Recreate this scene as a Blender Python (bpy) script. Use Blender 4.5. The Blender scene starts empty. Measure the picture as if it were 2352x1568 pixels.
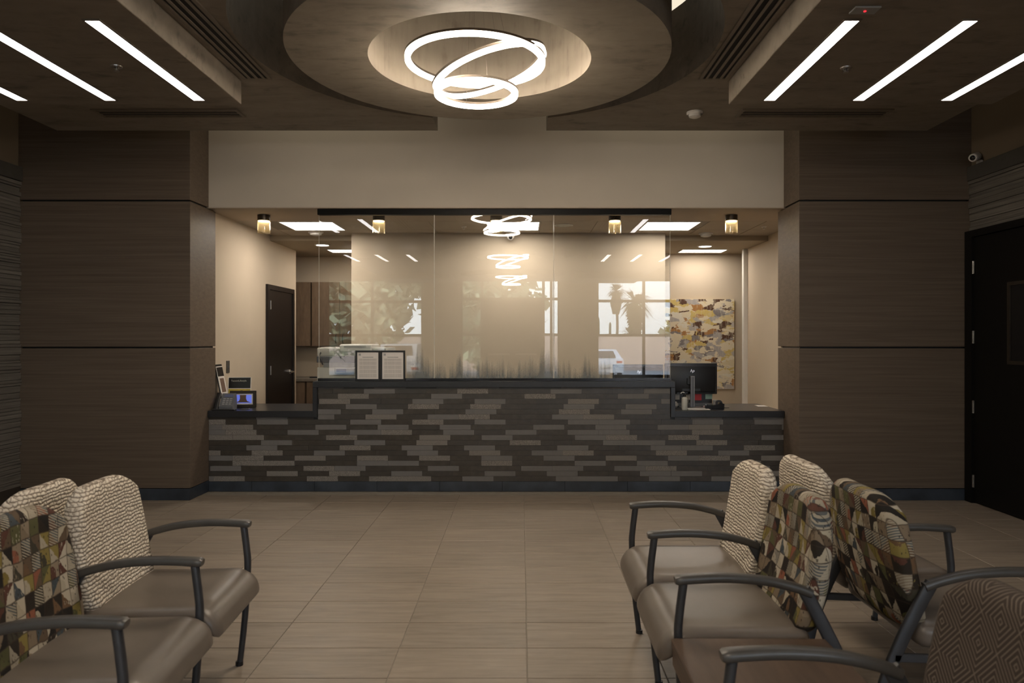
import bpy, bmesh, math, random
from mathutils import Vector, Matrix
random.seed(7)
S = bpy.context.scene
COL = S.collection
PI = math.pi
# ------------------------------------------------------------------ camera, sky, exposure
cam = bpy.data.cameras.new('camera'); camo = bpy.data.objects.new('camera', cam); COL.objects.link(camo)
camo.location = (0, 0, 1.48); camo.rotation_euler = (PI/2, 0, 0)
cam.sensor_width = 36.0; cam.lens = 36.0*1640/2352
cam.shift_x = -(1198-1176)/2352; cam.shift_y = (779-784)/2352
cam.clip_start = .05; cam.clip_end = 400
cam.dof.use_dof = True; cam.dof.focus_distance = 6.9; cam.dof.aperture_fstop = 4.0
S.camera = camo
S.view_settings.view_transform = 'Standard'; S.view_settings.look = 'None'
S.view_settings.exposure = 0.0; S.view_settings.gamma = 1.0; S.view_settings.use_curve_mapping = False
S.cycles.use_denoising = True
S.cycles.max_bounces = 10; S.cycles.diffuse_bounces = 5; S.cycles.glossy_bounces = 4; S.cycles.transparent_max_bounces = 16
S.cycles.caustics_reflective = False; S.cycles.caustics_refractive = False
S.cycles.sample_clamp_indirect = 4.0
W = bpy.data.worlds.new('sky'); S.world = W; W.use_nodes = True
SKY_STRENGTH = 7.5
wn = W.node_tree.nodes; wl = W.node_tree.links
bg = wn['Background']
tc = wn.new('ShaderNodeTexCoord'); sx = wn.new('ShaderNodeSeparateXYZ'); wl.new(tc.outputs['Generated'], sx.inputs[0])
wr = wn.new('ShaderNodeValToRGB'); wl.new(sx.outputs['Z'], wr.inputs[0])
wr.color_ramp.elements[0].color = (.86, .93, 1, 1); wr.color_ramp.elements[1].color = (.50, .68, 1, 1); wr.color_ramp.elements[1].position = .7
wl.new(wr.outputs[0], bg.inputs[0]); bg.inputs[1].default_value = SKY_STRENGTH
L_STRIP, L_RING, L_TROFF, L_PEND, L_DOWN, L_PLENUM = 9.5, 80.0, 17.0, 20.0, 14.0, .95

sun = bpy.data.lights.new('sun', 'SUN'); sun.energy = 14.0; sun.angle = math.radians(2); sun.color = (1, .95, .88)
suno = bpy.data.objects.new('sun', sun); COL.objects.link(suno); suno.rotation_euler = (math.radians(-42), 0, math.radians(8))
# ------------------------------------------------------------------ node helpers
class NT:
    def __init__(s, name):
        s.m = bpy.data.materials.new(name); s.m.use_nodes = True
        s.t = s.m.node_tree; s.n = s.t.nodes; s.l = s.t.links
        s.b = s.n['Principled BSDF']; s.out = s.n['Material Output']
    def new(s, t, **k):
        x = s.n.new('ShaderNode'+t)
        for a, v in k.items(): setattr(x, a, v)
        return x
    def put(s, sock, v):
        if hasattr(v, 'is_output') or isinstance(v, bpy.types.NodeSocket): s.l.new(v, sock)
        elif isinstance(v, (tuple, list)) and len(v) == 3 and sock.type == 'RGBA': sock.default_value = (*v, 1)
        else: sock.default_value = v
    def coord(s, kind='Object', scale=(1, 1, 1), loc=(0, 0, 0), rot=(0, 0, 0)):
        c = s.new('TexCoord'); mp = s.new('Mapping')
        s.l.new(c.outputs[kind], mp.inputs[0]); mp.inputs['Scale'].default_value = scale
        mp.inputs['Location'].default_value = loc; mp.inputs['Rotation'].default_value = rot
        return mp.outputs[0]
    def rnd(s): return s.new('ObjectInfo').outputs['Random']
    def shift(s, vec, fac=37.0):
        o = s.new('VectorMath', operation='ADD'); m = s.new('VectorMath', operation='SCALE')
        cx = s.new('CombineXYZ'); r = s.rnd()
        for i in range(3): s.l.new(r, cx.inputs[i])
        s.l.new(cx.outputs[0], m.inputs[0]); m.inputs['Scale'].default_value = fac
        s.l.new(vec, o.inputs[0]); s.l.new(m.outputs[0], o.inputs[1]); return o.outputs[0]
    def noise(s, vec, scale=5, detail=3, rough=.5, out='Fac', dist=0):
        x = s.new('TexNoise'); s.l.new(vec, x.inputs['Vector']); x.inputs['Scale'].default_value = scale
        x.inputs['Detail'].default_value = detail; x.inputs['Roughness'].default_value = rough; x.inputs['Distortion'].default_value = dist
        return x.outputs[out]
    def voro(s, vec, scale=5, out='Color', feature='F1', rand=1):
        x = s.new('TexVoronoi', feature=feature); s.l.new(vec, x.inputs['Vector']); x.inputs['Scale'].default_value = scale
        x.inputs['Randomness'].default_value = rand
        return x.outputs[out]
    def white(s, vec, out='Value'):
        x = s.new('TexWhiteNoise', noise_dimensions='3D'); s.l.new(vec, x.inputs['Vector']); return x.outputs[out]
    def ramp(s, fac, stops, interp='LINEAR'):
        x = s.new('ValToRGB'); s.l.new(fac, x.inputs[0]); r = x.color_ramp; r.interpolation = interp
        while len(r.elements) < len(stops): r.elements.new(.5)
        for e, (p, c) in zip(r.elements, stops):
            e.position = p; e.color = (c, c, c, 1) if isinstance(c, (int, float)) else (*c, 1)
        return x.outputs[0]
    def math(s, op, a, b=0.0, c=0.0, clamp=False):
        x = s.new('Math', operation=op); x.use_clamp = clamp
        for i, v in enumerate((a, b, c)): s.put(x.inputs[i], v)
        return x.outputs[0]
    def mix(s, fac, a, b, blend='MIX'):
        x = s.new('Mix', data_type='RGBA', blend_type=blend)
        s.put(x.inputs[0], fac); s.put(x.inputs[6], a); s.put(x.inputs[7], b); return x.outputs[2]
    def sep(s, vec):
        x = s.new('SeparateXYZ'); s.l.new(vec, x.inputs[0]); return x.outputs
    def comb(s, a, b, c=0.0):
        x = s.new('CombineXYZ')
        for i, v in enumerate((a, b, c)): s.put(x.inputs[i], v)
        return x.outputs[0]
    def bump(s, h, strength=.3, dist=.01):
        x = s.new('Bump'); s.l.new(h, x.inputs['Height']); x.inputs['Strength'].default_value = strength
        x.inputs['Distance'].default_value = dist; s.l.new(x.outputs[0], s.b.inputs['Normal'])
    def set(s, base=None, rough=None, metal=None, spec=None, **k):
        if base is not None: s.put(s.b.inputs['Base Color'], base)
        if rough is not None: s.put(s.b.inputs['Roughness'], rough)
        if metal is not None: s.put(s.b.inputs['Metallic'], metal)
        if spec is not None: s.put(s.b.inputs['Specular IOR Level'], spec)
        for a, v in k.items(): s.put(s.b.inputs[a.replace('_', ' ')], v)
        return s.m
def srgb(r, g, b):
    f = lambda c: (c/255/12.92) if c/255 <= .04045 else ((c/255+.055)/1.055)**2.4
    return (f(r), f(g), f(b))
def scl(c, k): return tuple(x*k for x in c)
def plain(name, c, rough=.5, metal=0, spec=.5, var=.08, vs=20):
    n = NT(name); f = n.noise(n.coord(), vs, 3)
    n.set(n.ramp(f, [(.3, scl(c, 1-var)), (.7, scl(c, 1+var))]), rough, metal, spec); return n.m
def emit(name, c, k):
    n = NT(name); e = n.new('Emission'); e.inputs[0].default_value = (*c, 1); e.inputs[1].default_value = k
    n.l.new(e.outputs[0], n.out.inputs[0]); return n.m
def paint(name, c, bs=220, st=.08, var=.05):
    n = NT(name); v = n.coord(); f = n.noise(v, 1.3, 3)
    n.set(n.ramp(f, [(.3, scl(c, 1-var)), (.7, scl(c, 1+var))]), .7, 0, .3)
    n.bump(n.noise(v, bs, 2), st, .002); return n.m
def fres(n, ior):
    g = n.new('NewGeometry'); f = n.new('Fresnel')
    i = n.math('ADD', n.math('MULTIPLY', g.outputs['Backfacing'], 1/ior-ior), ior)
    n.l.new(i, f.inputs[0]); return f.outputs[0]
def glass(name, tint=(1, 1, 1), ior=1.5, reflection_streaks=False, cloudy=None):
    n = NT(name); t = n.new('BsdfTransparent'); n.put(t.inputs[0], tint)
    g = n.new('BsdfGlossy'); g.inputs['Roughness'].default_value = 0.0; g.inputs[0].default_value = (1, 1, 1, 1)
    mx = n.new('MixShader'); n.l.new(fres(n, ior), mx.inputs[0]); n.l.new(t.outputs[0], mx.inputs[1]); n.l.new(g.outputs[0], mx.inputs[2])
    res = mx.outputs[0]
    if cloudy:
        tr = n.new('BsdfTranslucent'); n.put(tr.inputs[0], cloudy); m3 = n.new('MixShader'); m3.inputs[0].default_value = .16
        n.l.new(res, m3.inputs[1]); n.l.new(tr.outputs[0], m3.inputs[2]); res = m3.outputs[0]
    if reflection_streaks:   # painted grey streaks for retouched-out reflections on the lower part of the glass
        v = n.coord('Object'); z = n.sep(v)[2]
        st = n.noise(n.coord('Object', (1, 1, .035)), 26, 4, .65)
        sp = n.noise(n.coord('Object', (1, 1, .4)), 160, 2, .6)
        big = n.noise(n.coord('Object', (1, 1, .02)), 3.2, 2, .5)
        hgt = n.math('SUBTRACT', 1.0, n.math('DIVIDE', n.math('SUBTRACT', z, .02), .46), clamp=True)
        a = n.math('ADD', n.math('ADD', n.math('MULTIPLY', st, .9), n.math('MULTIPLY', sp, .25)), n.math('MULTIPLY', big, 1.15))
        k = n.math('SUBTRACT', n.math('ADD', a, n.math('MULTIPLY', hgt, .80)), 1.66)
        k = n.math('MULTIPLY', k, 3.2, clamp=True); k = n.math('MULTIPLY', k, hgt); k = n.math('MULTIPLY', k, .72)
        xx = n.sep(v)[0]; ms = n.math('MULTIPLY', n.math('MULTIPLY', n.math('ADD', xx, .93), 7, clamp=True), n.math('MULTIPLY', n.math('SUBTRACT', 1.18, xx), 7, clamp=True)); k = n.math('MULTIPLY', k, ms)
        d = n.new('BsdfDiffuse'); n.put(d.inputs[0], (.20, .22, .225))
        m2 = n.new('MixShader'); n.l.new(k, m2.inputs[0]); n.l.new(res, m2.inputs[1]); n.l.new(d.outputs[0], m2.inputs[2]); res = m2.outputs[0]
    n.l.new(res, n.out.inputs[0]); return n.m

# ------------------------------------------------------------------ materials
M = {}
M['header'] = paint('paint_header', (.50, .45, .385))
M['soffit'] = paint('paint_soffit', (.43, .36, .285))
M['cream'] = paint('paint_cream', (.56, .475, .365))
M['upperwall'] = paint('paint_brown', (.20, .155, .105))
def faux(name, c):
    n = NT(name); v = n.coord('Object', (1, 1, 1))
    a = n.noise(n.coord('Object', (1.0, 3.0, 3.0)), 2.6, 6, .6, dist=.6); b = n.noise(v, 14, 4, .6)
    k = n.math('ADD', n.math('MULTIPLY', a, .75), n.math('MULTIPLY', b, .25))
    base = n.ramp(k, [(.30, scl(c, .66)), (.45, scl(c, .97)), (.6, scl(c, 1.12)), (.75, scl(c, 1.32))])
    sp = n.noise(n.coord('Object', (1, 2.2, 2.2), (5, 3, 1)), 5.5, 5, .62); sp2 = n.noise(n.coord('Object', (1, 1, 1), (2, 9, 4)), 1.1, 2)
    blot = n.math('MULTIPLY', n.ramp(sp, [(.56, 0), (.68, 1)]), n.ramp(sp2, [(.42, 0), (.6, 1)]))
    n.set(n.mix(n.math('MULTIPLY', blot, .6), base, scl(c, .45)), .6, 0, .3)
    n.bump(b, .15, .004); return n.m
M['faux'] = faux('faux_concrete', (.225, .195, .160))
M['faux_drum'] = faux('faux_concrete_drum', (.235, .203, .162))
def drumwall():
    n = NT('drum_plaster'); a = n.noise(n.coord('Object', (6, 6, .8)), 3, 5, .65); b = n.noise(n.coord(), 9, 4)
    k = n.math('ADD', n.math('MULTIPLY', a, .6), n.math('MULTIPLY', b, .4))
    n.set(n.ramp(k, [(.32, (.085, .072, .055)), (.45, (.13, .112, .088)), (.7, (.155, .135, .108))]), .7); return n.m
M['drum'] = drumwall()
def wood(name, c, sc=(.5, 9, 26), rough=.45, k=1):
    n = NT(name); v = n.shift(n.coord('Object', sc), 11)
    a = n.noise(v, 1.6, 5, .6, dist=.5); b = n.noise(n.shift(n.coord('Object', (sc[0]*2, sc[1]*5, sc[2]*6)), 5), 2, 3, .5)
    f = n.math('ADD', n.math('MULTIPLY', a, .65), n.math('MULTIPLY', b, .35))
    n.set(n.ramp(f, [(.3, scl(c, .72)), (.5, c), (.72, scl(c, 1.32))]), rough, 0, .3)
    n.bump(b, .06, .002); return n.m
M['wood'] = wood('wood_laminate', (.128, .098, .073))
M['cabwood'] = wood('cabinet_laminate', (.155, .105, .068), (9, 9, .9))
M['tablewood'] = wood('table_laminate', (.095, .062, .042), (9, .8, 9))
def floor_mat(obj=True):
    n = NT('porcelain_tile' if obj else 'porcelain_floor')
    base = n.coord('Object', (1.2, 12, 1)); v = n.shift(base, 23) if obj else base
    a = n.noise(v, 2.4, 6, .62, dist=.35); v2 = n.shift(n.coord('Object', (4, 5, 1)), 17) if obj else n.coord('Object', (4, 5, 1))
    b = n.noise(v2, 2.6, 5, .6)
    f = n.math('ADD', n.math('MULTIPLY', a, .68), n.math('MULTIPLY', b, .32))
    if obj: f = n.math('ADD', f, n.math('MULTIPLY', n.math('SUBTRACT', n.rnd(), .5), .10))
    c = (.272, .224, .176)
    n.set(n.ramp(f, [(.28, scl(c, .62)), (.45, scl(c, .92)), (.58, scl(c, 1.08)), (.75, scl(c, 1.35))]), n.ramp(b, [(.3, .36), (.7, .50)]), 0, .45)
    n.bump(a, .05, .002); return n.m
M['tile'] = floor_mat(True); M['floor2'] = floor_mat(False)
M['grout'] = plain('grout', (.27, .24, .20), .9)
M['base'] = plain('slate_base_tile', (.036, .045, .060), .36, 0, .5, .35, 6)
M['ctop'] = plain('dark_countertop', (.020, .021, .024), .30, 0, .5, .25, 120)
M['reveal'] = plain('black_reveal', (.012, .012, .012), .4)
def mosaic(name, kind):
    n = NT(name); v = n.shift(n.coord('Object'), 9); r = n.rnd()
    sp = n.noise(v, 260, 2, .7); md = n.noise(v, 18, 4, .6)
    o = n.sep(n.coord('Object'))
    if kind == 'dark':
        b = n.ramp(md, [(.3, (.038, .031, .024)), (.7, (.070, .060, .048))]); b = n.mix(n.ramp(sp, [(.70, 0), (.76, 1)]), b, (.2, .18, .15))
        b = n.mix(n.math('MULTIPLY', r, .5), b, (.045, .042, .040)); n.set(b, .32, 0, .5); n.bump(sp, .1, .001)
    elif kind == 'pitted':
        q = n.noise(v, 300, 2, .7); b = n.ramp(q, [(.38, (.085, .078, .072)), (.62, (.33, .305, .275))]); n.set(b, .75, 0, .3); n.bump(q, .6, .003)
    else:
        ax = o[0] if kind == 'vrib' else o[2]
        s = n.math('SINE', n.math('MULTIPLY', ax, 2*PI*(150 if kind == 'vrib' else 165)))
        s = n.math('ADD', n.math('MULTIPLY', s, .5), .5)
        b = n.mix(s, (.120, .114, .111), (.245, .236, .227)); b = n.mix(n.math('MULTIPLY', md, .5), b, (.10, .096, .094)); n.set(b, .6, 0, .4); n.bump(s, .35, .002)
    return n.m
MOS = {k: mosaic('stone_mosaic_'+k, k) for k in ('dark', 'pitted', 'vrib', 'hrib')}
def strata():
    n = NT('striated_stone'); v = n.shift(n.coord('Object', (1, .7, 30)), 13); a = n.noise(v, 2.2, 5, .65, dist=.3); r = n.rnd()
    c = n.ramp(a, [(.3, (.075, .069, .060)), (.5, (.15, .138, .12)), (.7, (.235, .22, .195))])
    n.set(n.mix(n.math('MULTIPLY', r, .55), c, (.10, .092, .08)), .7); n.bump(a, .4, .006); return n.m
M['strata'] = strata()
M['stonecap'] = plain('stone_cap', (.07, .064, .056), .6)
M['blackdoor'] = plain('black_door', (.006, .0055, .005), .45, 0, .15)
M['espresso'] = plain('espresso_door', (.011, .008, .007), .38, 0, .35)
M['steel'] = plain('brushed_steel', (.55, .53, .50), .3, 1)
M['chrome'] = plain('chrome', (.8, .78, .75), .12, 1)
M['hinge'] = plain('hinge_steel', (.30, .29, .28), .35, 1)
M['ventframe'] = plain('vent_frame', (.17, .142, .11), .6)
M['ventdark'] = plain('vent_dark', (.004, .004, .004), .8)
M['white'] = plain('white_plastic', (.72, .70, .66), .45, var=.02)
M['offwhite'] = plain('off_white_plastic', (.55, .55, .50), .5, var=.03)
M['black'] = plain('black_plastic', (.012, .012, .013), .38)
M['gloss'] = plain('black_gloss', (.008, .008, .009), .15)
M['grey'] = plain('grey_plastic', (.12, .125, .135), .45)
M['midgrey'] = plain('mid_grey_plastic', (.28, .29, .29), .5)
M['paper'] = plain('paper', (.76, .72, .68), .8, var=.02)
M['pink'] = plain('pink_note', (.70, .085, .10), .8, var=.03)
M['mint'] = plain('mint_note', (.38, .55, .47), .8, var=.03)
M['bronze'] = plain('bronze_housing', (.055, .044, .034), .4, .6)
M['pendcap'] = plain('pendant_gunmetal', (.075, .062, .045), .35, .7)
M['strip'] = emit('strip_diffuser', (1, .96, .95), L_STRIP)
M['ring'] = emit('ring_diffuser', (1, .84, .66), L_RING)
M['troff'] = emit('troffer_diffuser', (1, .90, .79), L_TROFF)
M['pend'] = emit('pendant_lens', (1, .85, .62), L_PEND)
M['down'] = emit('downlight_lens', (1, .92, .80), L_DOWN)
M['plenum'] = emit('plenum_panel', (1, .88, .68), L_PLENUM)
M['led'] = emit('red_led', (1, .02, .03), 2.5)
M['trim'] = plain('fixture_trim', (.5, .47, .42), .5)
M['acoustic'] = paint('acoustic_tile', (.40, .345, .275), 400, .25, .05)
M['tbar'] = plain('ceiling_grid', (.20, .17, .13), .6)
M['drop'] = paint('drop_ceiling_paint', (.36, .30, .22))
M['vinyl'] = plain('taupe_vinyl', (.155, .130, .108), .36, 0, .45, .06, 9)
M['metal'] = plain('charcoal_powder_coat', (.052, .054, .060), .36, .25)
M['armpad'] = plain('charcoal_arm', (.062, .058, .053), .36, 0, .6)
M['smoke'] = glass('amber_glass', (.95, .90, .77), 1.45, False, (.55, .47, .33))
M['pane'] = glass('clear_glass', (.985, .99, .985), 1.55, True)
M['window'] = glass('window_glass', (.93, .95, .95), 1.3)
M['acrylic'] = glass('acrylic', (.97, .98, .98), 1.4)
M['edge'] = plain('polished_glass_edge', (.62, .60, .52), .3)
M['frameb'] = plain('window_frame_bronze', (.05, .042, .033), .5)
def knit():
    n = NT('cream_knit'); o = n.sep(n.coord('Object'))
    wob = n.noise(n.coord('Object'), 22, 3); rows = n.math('ADD', n.math('MULTIPLY', o[2], 68), n.math('MULTIPLY', wob, 1.6))
    par = n.math('MODULO', n.math('FLOOR', n.math('ADD', rows, 200)), 2)
    wob2 = n.noise(n.coord('Object', loc=(3, 1, 7)), 40, 3)
    u = n.math('ADD', n.math('ADD', n.math('MULTIPLY', n.math('ADD', o[1], o[0]), 40), n.math('MULTIPLY', par, .5)), n.math('MULTIPLY', wob2, 2.2))
    a = n.math('SINE', n.math('MULTIPLY', n.math('FRACT', n.math('ADD', rows, 200)), PI))
    b = n.math('SINE', n.math('MULTIPLY', n.math('FRACT', n.math('ADD', u, 200)), PI))
    h = n.math('MULTIPLY', n.math('POWER', a, .7), n.math('ADD', .22, n.math('MULTIPLY', n.math('POWER', b, .6), .78)))
    n.set(n.ramp(h, [(.15, (.26, .21, .16)), (.55, (.70, .62, .51)), (.9, (.84, .77, .66))]), .9, 0, .1)
    n.bump(h, .8, .007); return n.m
M['knit'] = knit()
def collage():
    n = NT('collage_print'); o = n.sep(n.coord('Object')); S_ = 20.5
    w = n.noise(n.coord('Object'), 9, 2)
    u = n.math('ADD', n.math('MULTIPLY', n.math('ADD', o[1], n.math('MULTIPLY', o[0], .9)), S_), n.math('MULTIPLY', w, .6)); v = n.math('ADD', n.math('MULTIPLY', o[2], S_*.86), n.math('MULTIPLY', w, -.5))
    cell = n.comb(n.math('FLOOR', u), n.math('FLOOR', v)); r1 = n.white(cell)
    cell2 = n.comb(n.math('FLOOR', u), n.math('FLOOR', v), 5.0); r2 = n.white(cell2)
    pal = [(.0, (.21, .16, .11)), (.10, (.028, .021, .016)), (.2, (.40, .35, .27)), (.3, (.20, .155, .045)), (.38, (.10, .045, .032)), (.5, (.055, .05, .035)),
           (.58, (.15, .09, .05)), (.68, (.42, .37, .28)), (.76, (.06, .075, .085)), (.84, (.10, .10, .045)), (.92, (.26, .10, .06))]
    pal2 = [(.0, (.03, .024, .019)), (.2, (.48, .43, .34)), (.36, (.12, .085, .055)), (.5, (.24, .19, .06)), (.58, (.02, .017, .015)), (.76, (.26, .21, .15)), (.9, (.11, .12, .12))]
    c1 = n.ramp(r1, pal, 'CONSTANT'); c2 = n.ramp(r2, pal2, 'CONSTANT')
    fu = n.math('FRACT', n.math('ADD', u, 100)); fv = n.math('FRACT', n.math('ADD', v, 100))
    cell3 = n.comb(n.math('FLOOR', u), n.math('FLOOR', v), 9.0); r3 = n.white(cell3)
    wv = n.math('MULTIPLY', n.noise(n.coord('Object'), 60, 2), .35)
    d1 = n.math('GREATER_THAN', n.math('ADD', fu, wv), n.math('ADD', fv, .17)); d2 = n.math('GREATER_THAN', n.math('ADD', fu, n.math('ADD', fv, wv)), 1.17)
    rad = n.math('SQRT', n.math('ADD', n.math('POWER', fu, 2), n.math('POWER', n.math('SUBTRACT', fv, .15), 2))); d3 = n.math('GREATER_THAN', n.math('ADD', rad, wv), .8)
    k1 = n.math('MULTIPLY', d1, n.math('LESS_THAN', r3, .33)); k2 = n.math('MULTIPLY', d2, n.math('MULTIPLY', n.math('GREATER_THAN', r3, .33), n.math('LESS_THAN', r3, .6)))
    k3 = n.math('MULTIPLY', d3, n.math('MULTIPLY', n.math('GREATER_THAN', r3, .6), n.math('LESS_THAN', r3, .88)))
    c = n.mix(n.math('ADD', n.math('ADD', k1, k2), k3, clamp=True), c1, c2)
    mot = n.voro(n.coord('Object', (1.6, 1.6, .8)), 42, 'Distance')
    c = n.mix(n.ramp(n.noise(n.coord('Object', (1, 2.2, .8)), 48, 3, .6), [(.60, 0), (.63, .8)]), c, c2)
    diag = n.math('SINE', n.math('MULTIPLY', n.math('ADD', o[2], n.math('MULTIPLY', o[1], .6)), 620))
    isst = n.math('GREATER_THAN', r2, .86); st = n.math('MULTIPLY', n.math('GREATER_THAN', diag, 0), isst)
    c = n.mix(st, c, (.36, .32, .25))
    c = n.mix(n.ramp(mot, [(.14, .8), (.18, 0)]), c, (.03, .024, .018))
    e = n.math('MINIMUM', n.math('MINIMUM', fu, n.math('SUBTRACT', 1, fu)), n.math('MINIMUM', fv, n.math('SUBTRACT', 1, fv)))
    c = n.mix(n.ramp(e, [(.03, .7), (.05, 0)]), c, (.05, .035, .025))
    n.set(c, .8, 0, .2); n.bump(n.noise(n.coord(), 300, 2), .1, .002); return n.m
M['collage'] = collage()
def maze():
    n = NT('nested_square_weave'); v = n.coord('Object', (1, 1, 1)); o = n.sep(v); k = 8.6
    y = n.math('MULTIPLY', o[1], k*.9); z = n.math('MULTIPLY', o[2], k*.78)
    a = n.math('ADD', y, z); b = n.math('SUBTRACT', y, z)
    fa = n.math('ABSOLUTE', n.math('SUBTRACT', n.math('FRACT', n.math('ADD', a, 50.1)), .5)); fb = n.math('ABSOLUTE', n.math('SUBTRACT', n.math('FRACT', n.math('ADD', b, 50.3)), .5))
    d = n.math('MAXIMUM', fa, fb); s = n.math('FRACT', n.math('MULTIPLY', d, 9.0))
    line = n.math('LESS_THAN', n.math('ABSOLUTE', n.math('SUBTRACT', s, .5)), .14)
    n.set(n.mix(line, (.066, .052, .044), (.19, .16, .13)), .85, 0, .15); n.bump(line, .3, .003); return n.m
M['maze'] = maze()
M['geopipe'] = plain('taupe_weave', (.15, .12, .095), .85, var=.15, vs=200)
def art():
    n = NT('abstract_painting')
    v = n.coord('Object', (.75, 1, 1.4)); w = n.noise(v, 5.5, 5, .7, 'Color'); a = n.new('VectorMath', operation='ADD'); sc = n.new('VectorMath', operation='SCALE')
    n.l.new(w, sc.inputs[0]); sc.inputs['Scale'].default_value = .22; n.l.new(v, a.inputs[0]); n.l.new(sc.outputs[0], a.inputs[1])
    vc = n.new('TexVoronoi', feature='F1', distance='CHEBYCHEV'); n.l.new(a.outputs[0], vc.inputs['Vector']); vc.inputs['Scale'].default_value = 4.4
    r = n.white(vc.outputs['Position'])
    c = n.ramp(r, [(0, (.66, .57, .38)), (.22, (.70, .62, .46)), (.40, (.48, .44, .41)), (.50, (.64, .52, .28)), (.62, (.50, .46, .43)), (.70, (.72, .66, .52)), (.84, (.54, .39, .12)), (.90, (.30, .17, .09)), (.94, (.42, .22, .08)), (.97, (.55, .57, .60))], 'CONSTANT')
    vd = n.new('TexVoronoi', feature='F1', distance='CHEBYCHEV'); n.l.new(a.outputs[0], vd.inputs['Vector']); vd.inputs['Scale'].default_value = 11
    q = n.white(vd.outputs['Position']); c2 = n.ramp(q, [(0, (.10, .05, .03)), (.17, (.60, .46, .16)), (.34, (.40, .37, .36)), (.48, (.40, .2, .07)), (.56, (.70, .62, .46)), (.86, (.22, .2, .2)), (.92, (.7, .66, .56))], 'CONSTANT')
    x = n.sep(n.coord('Object'))
    lean = n.math('ADD', n.noise(v, 3.2, 4, .65), n.math('MULTIPLY', n.math('SUBTRACT', 2.45, x[0]), .09))
    c = n.mix(n.ramp(lean, [(.59, 0), (.63, 1)]), c, c2)
    brush = n.noise(n.coord('Object', (8, 1, 1.5)), 6, 4); c = n.mix(n.math('MULTIPLY', n.ramp(brush, [(.5, 0), (.75, 1)]), .5), c, (.66, .6, .47))
    n.set(c, .7, 0, .3); n.bump(brush, .2, .004); return n.m
M['art'] = art()
M['artedge'] = plain('canvas_edge', (.62, .5, .28), .7)
def doc():
    n = NT('printed_letter'); o = n.sep(n.coord('Object')); z = n.math('MULTIPLY', o[2], 150)
    ln = n.math('LESS_THAN', n.math('FRACT', z), .55); par = n.math('LESS_THAN', n.math('FRACT', n.math('MULTIPLY', z, .1667)), .8)
    wd = n.math('GREATER_THAN', n.noise(n.coord('Object', (1, 1, .01)), 330, 2), .40)
    k = n.math('MULTIPLY', n.math('MULTIPLY', ln, par), wd)
    n.set(n.mix(n.math('MULTIPLY', k, .42), (.70, .66, .62), (.15, .14, .14)), .8); return n.m
M['doc'] = doc()
M['asphalt'] = plain('asphalt', (.30, .295, .29), .9)
M['block'] = plain('block_wall', (.48, .38, .33), .9, var=.12, vs=2)
M['bark'] = plain('palm_bark', (.12, .09, .06), .9)
M['frond'] = plain('palm_frond', (.07, .075, .03), .8)
M['skirt'] = plain('dry_fronds', (.14, .11, .065), .9)
M['leaf'] = plain('tree_leaf', (.27, .31, .19), .8, var=.3, vs=1)
M['cactus'] = plain('saguaro_green', (.06, .085, .045), .8)
M['carw'] = plain('white_car_paint', (.75, .76, .78), .25, var=.01)
M['carg'] = plain('grey_car_paint', (.18, .19, .2), .25, var=.01)
M['carglass'] = plain('car_glass', (.03, .035, .04), .1)
M['tyre'] = plain('tyre', (.02, .02, .02), .8)
M['tail'] = plain('tail_lamp_red', (.45, .02, .02), .3)
M['screen'] = emit('blue_screen', (.13, .17, .62), 1.0)
M['lcd'] = plain('lcd', (.10, .12, .22), .3)
M['yellow'] = plain('yellow_print', (.60, .46, .05), .5)
M['cover'] = plain('cover_black', (.012, .012, .012), .3)
M['lettering'] = plain('light_lettering', (.62, .60, .52), .6, var=.01)
M['logo'] = plain('bright_logo', (.9, .9, .95), .15, .8, var=.01)
M['mug'] = plain('steel_cup', (.45, .47, .45), .3, .6)
M['brownskin'] = plain('photo_brown', (.16, .10, .07), .6)
M['switch'] = plain('grey_switch_plate', (.09, .085, .075), .4)
M['skirtbrown'] = plain('brown_base', (.045, .036, .028), .5)

# ------------------------------------------------------------------ mesh helpers
def bx(bm, x0, x1, y0, y1, z0, z1, bev=0, seg=1):
    r = bmesh.ops.create_cube(bm, size=1); vs = r['verts']
    for v in vs: v.co = Vector(((x0+x1)/2+v.co.x*(x1-x0), (y0+y1)/2+v.co.y*(y1-y0), (z0+z1)/2+v.co.z*(z1-z0)))
    if bev:
        es = set(e for v in vs for e in v.link_edges)
        bmesh.ops.bevel(bm, geom=list(es), offset=bev, segments=seg, affect='EDGES', profile=.5)
    return bm
def box(x0, x1, y0, y1, z0, z1, bev=0, seg=1): return bx(bmesh.new(), x0, x1, y0, y1, z0, z1, bev, seg)
def cyl(bm, c, r0, r1, z0, z1, n=24, cap0=True, cap1=True):
    a = [bm.verts.new((c[0]+r0*math.cos(2*PI*i/n), c[1]+r0*math.sin(2*PI*i/n), z0)) for i in range(n)]
    b = [bm.verts.new((c[0]+r1*math.cos(2*PI*i/n), c[1]+r1*math.sin(2*PI*i/n), z1)) for i in range(n)]
    for i in range(n): bm.faces.new((a[i], a[(i+1) % n], b[(i+1) % n], b[i]))
    if cap0: bm.faces.new(a[::-1])
    if cap1: bm.faces.new(b)
    return bm
def lathe(bm, prof, n=24, c=(0, 0, 0), closed=False):
    rings = []
    for r, z in prof:
        rings.append([bm.verts.new((c[0]+r*math.cos(2*PI*i/n), c[1]+r*math.sin(2*PI*i/n), c[2]+z)) for i in range(n)])
    m = len(rings)
    for k in range(m if closed else m-1):
        A, B = rings[k], rings[(k+1) % m]
        for i in range(n): bm.faces.new((A[i], A[(i+1) % n], B[(i+1) % n], B[i]))
    return bm
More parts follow.
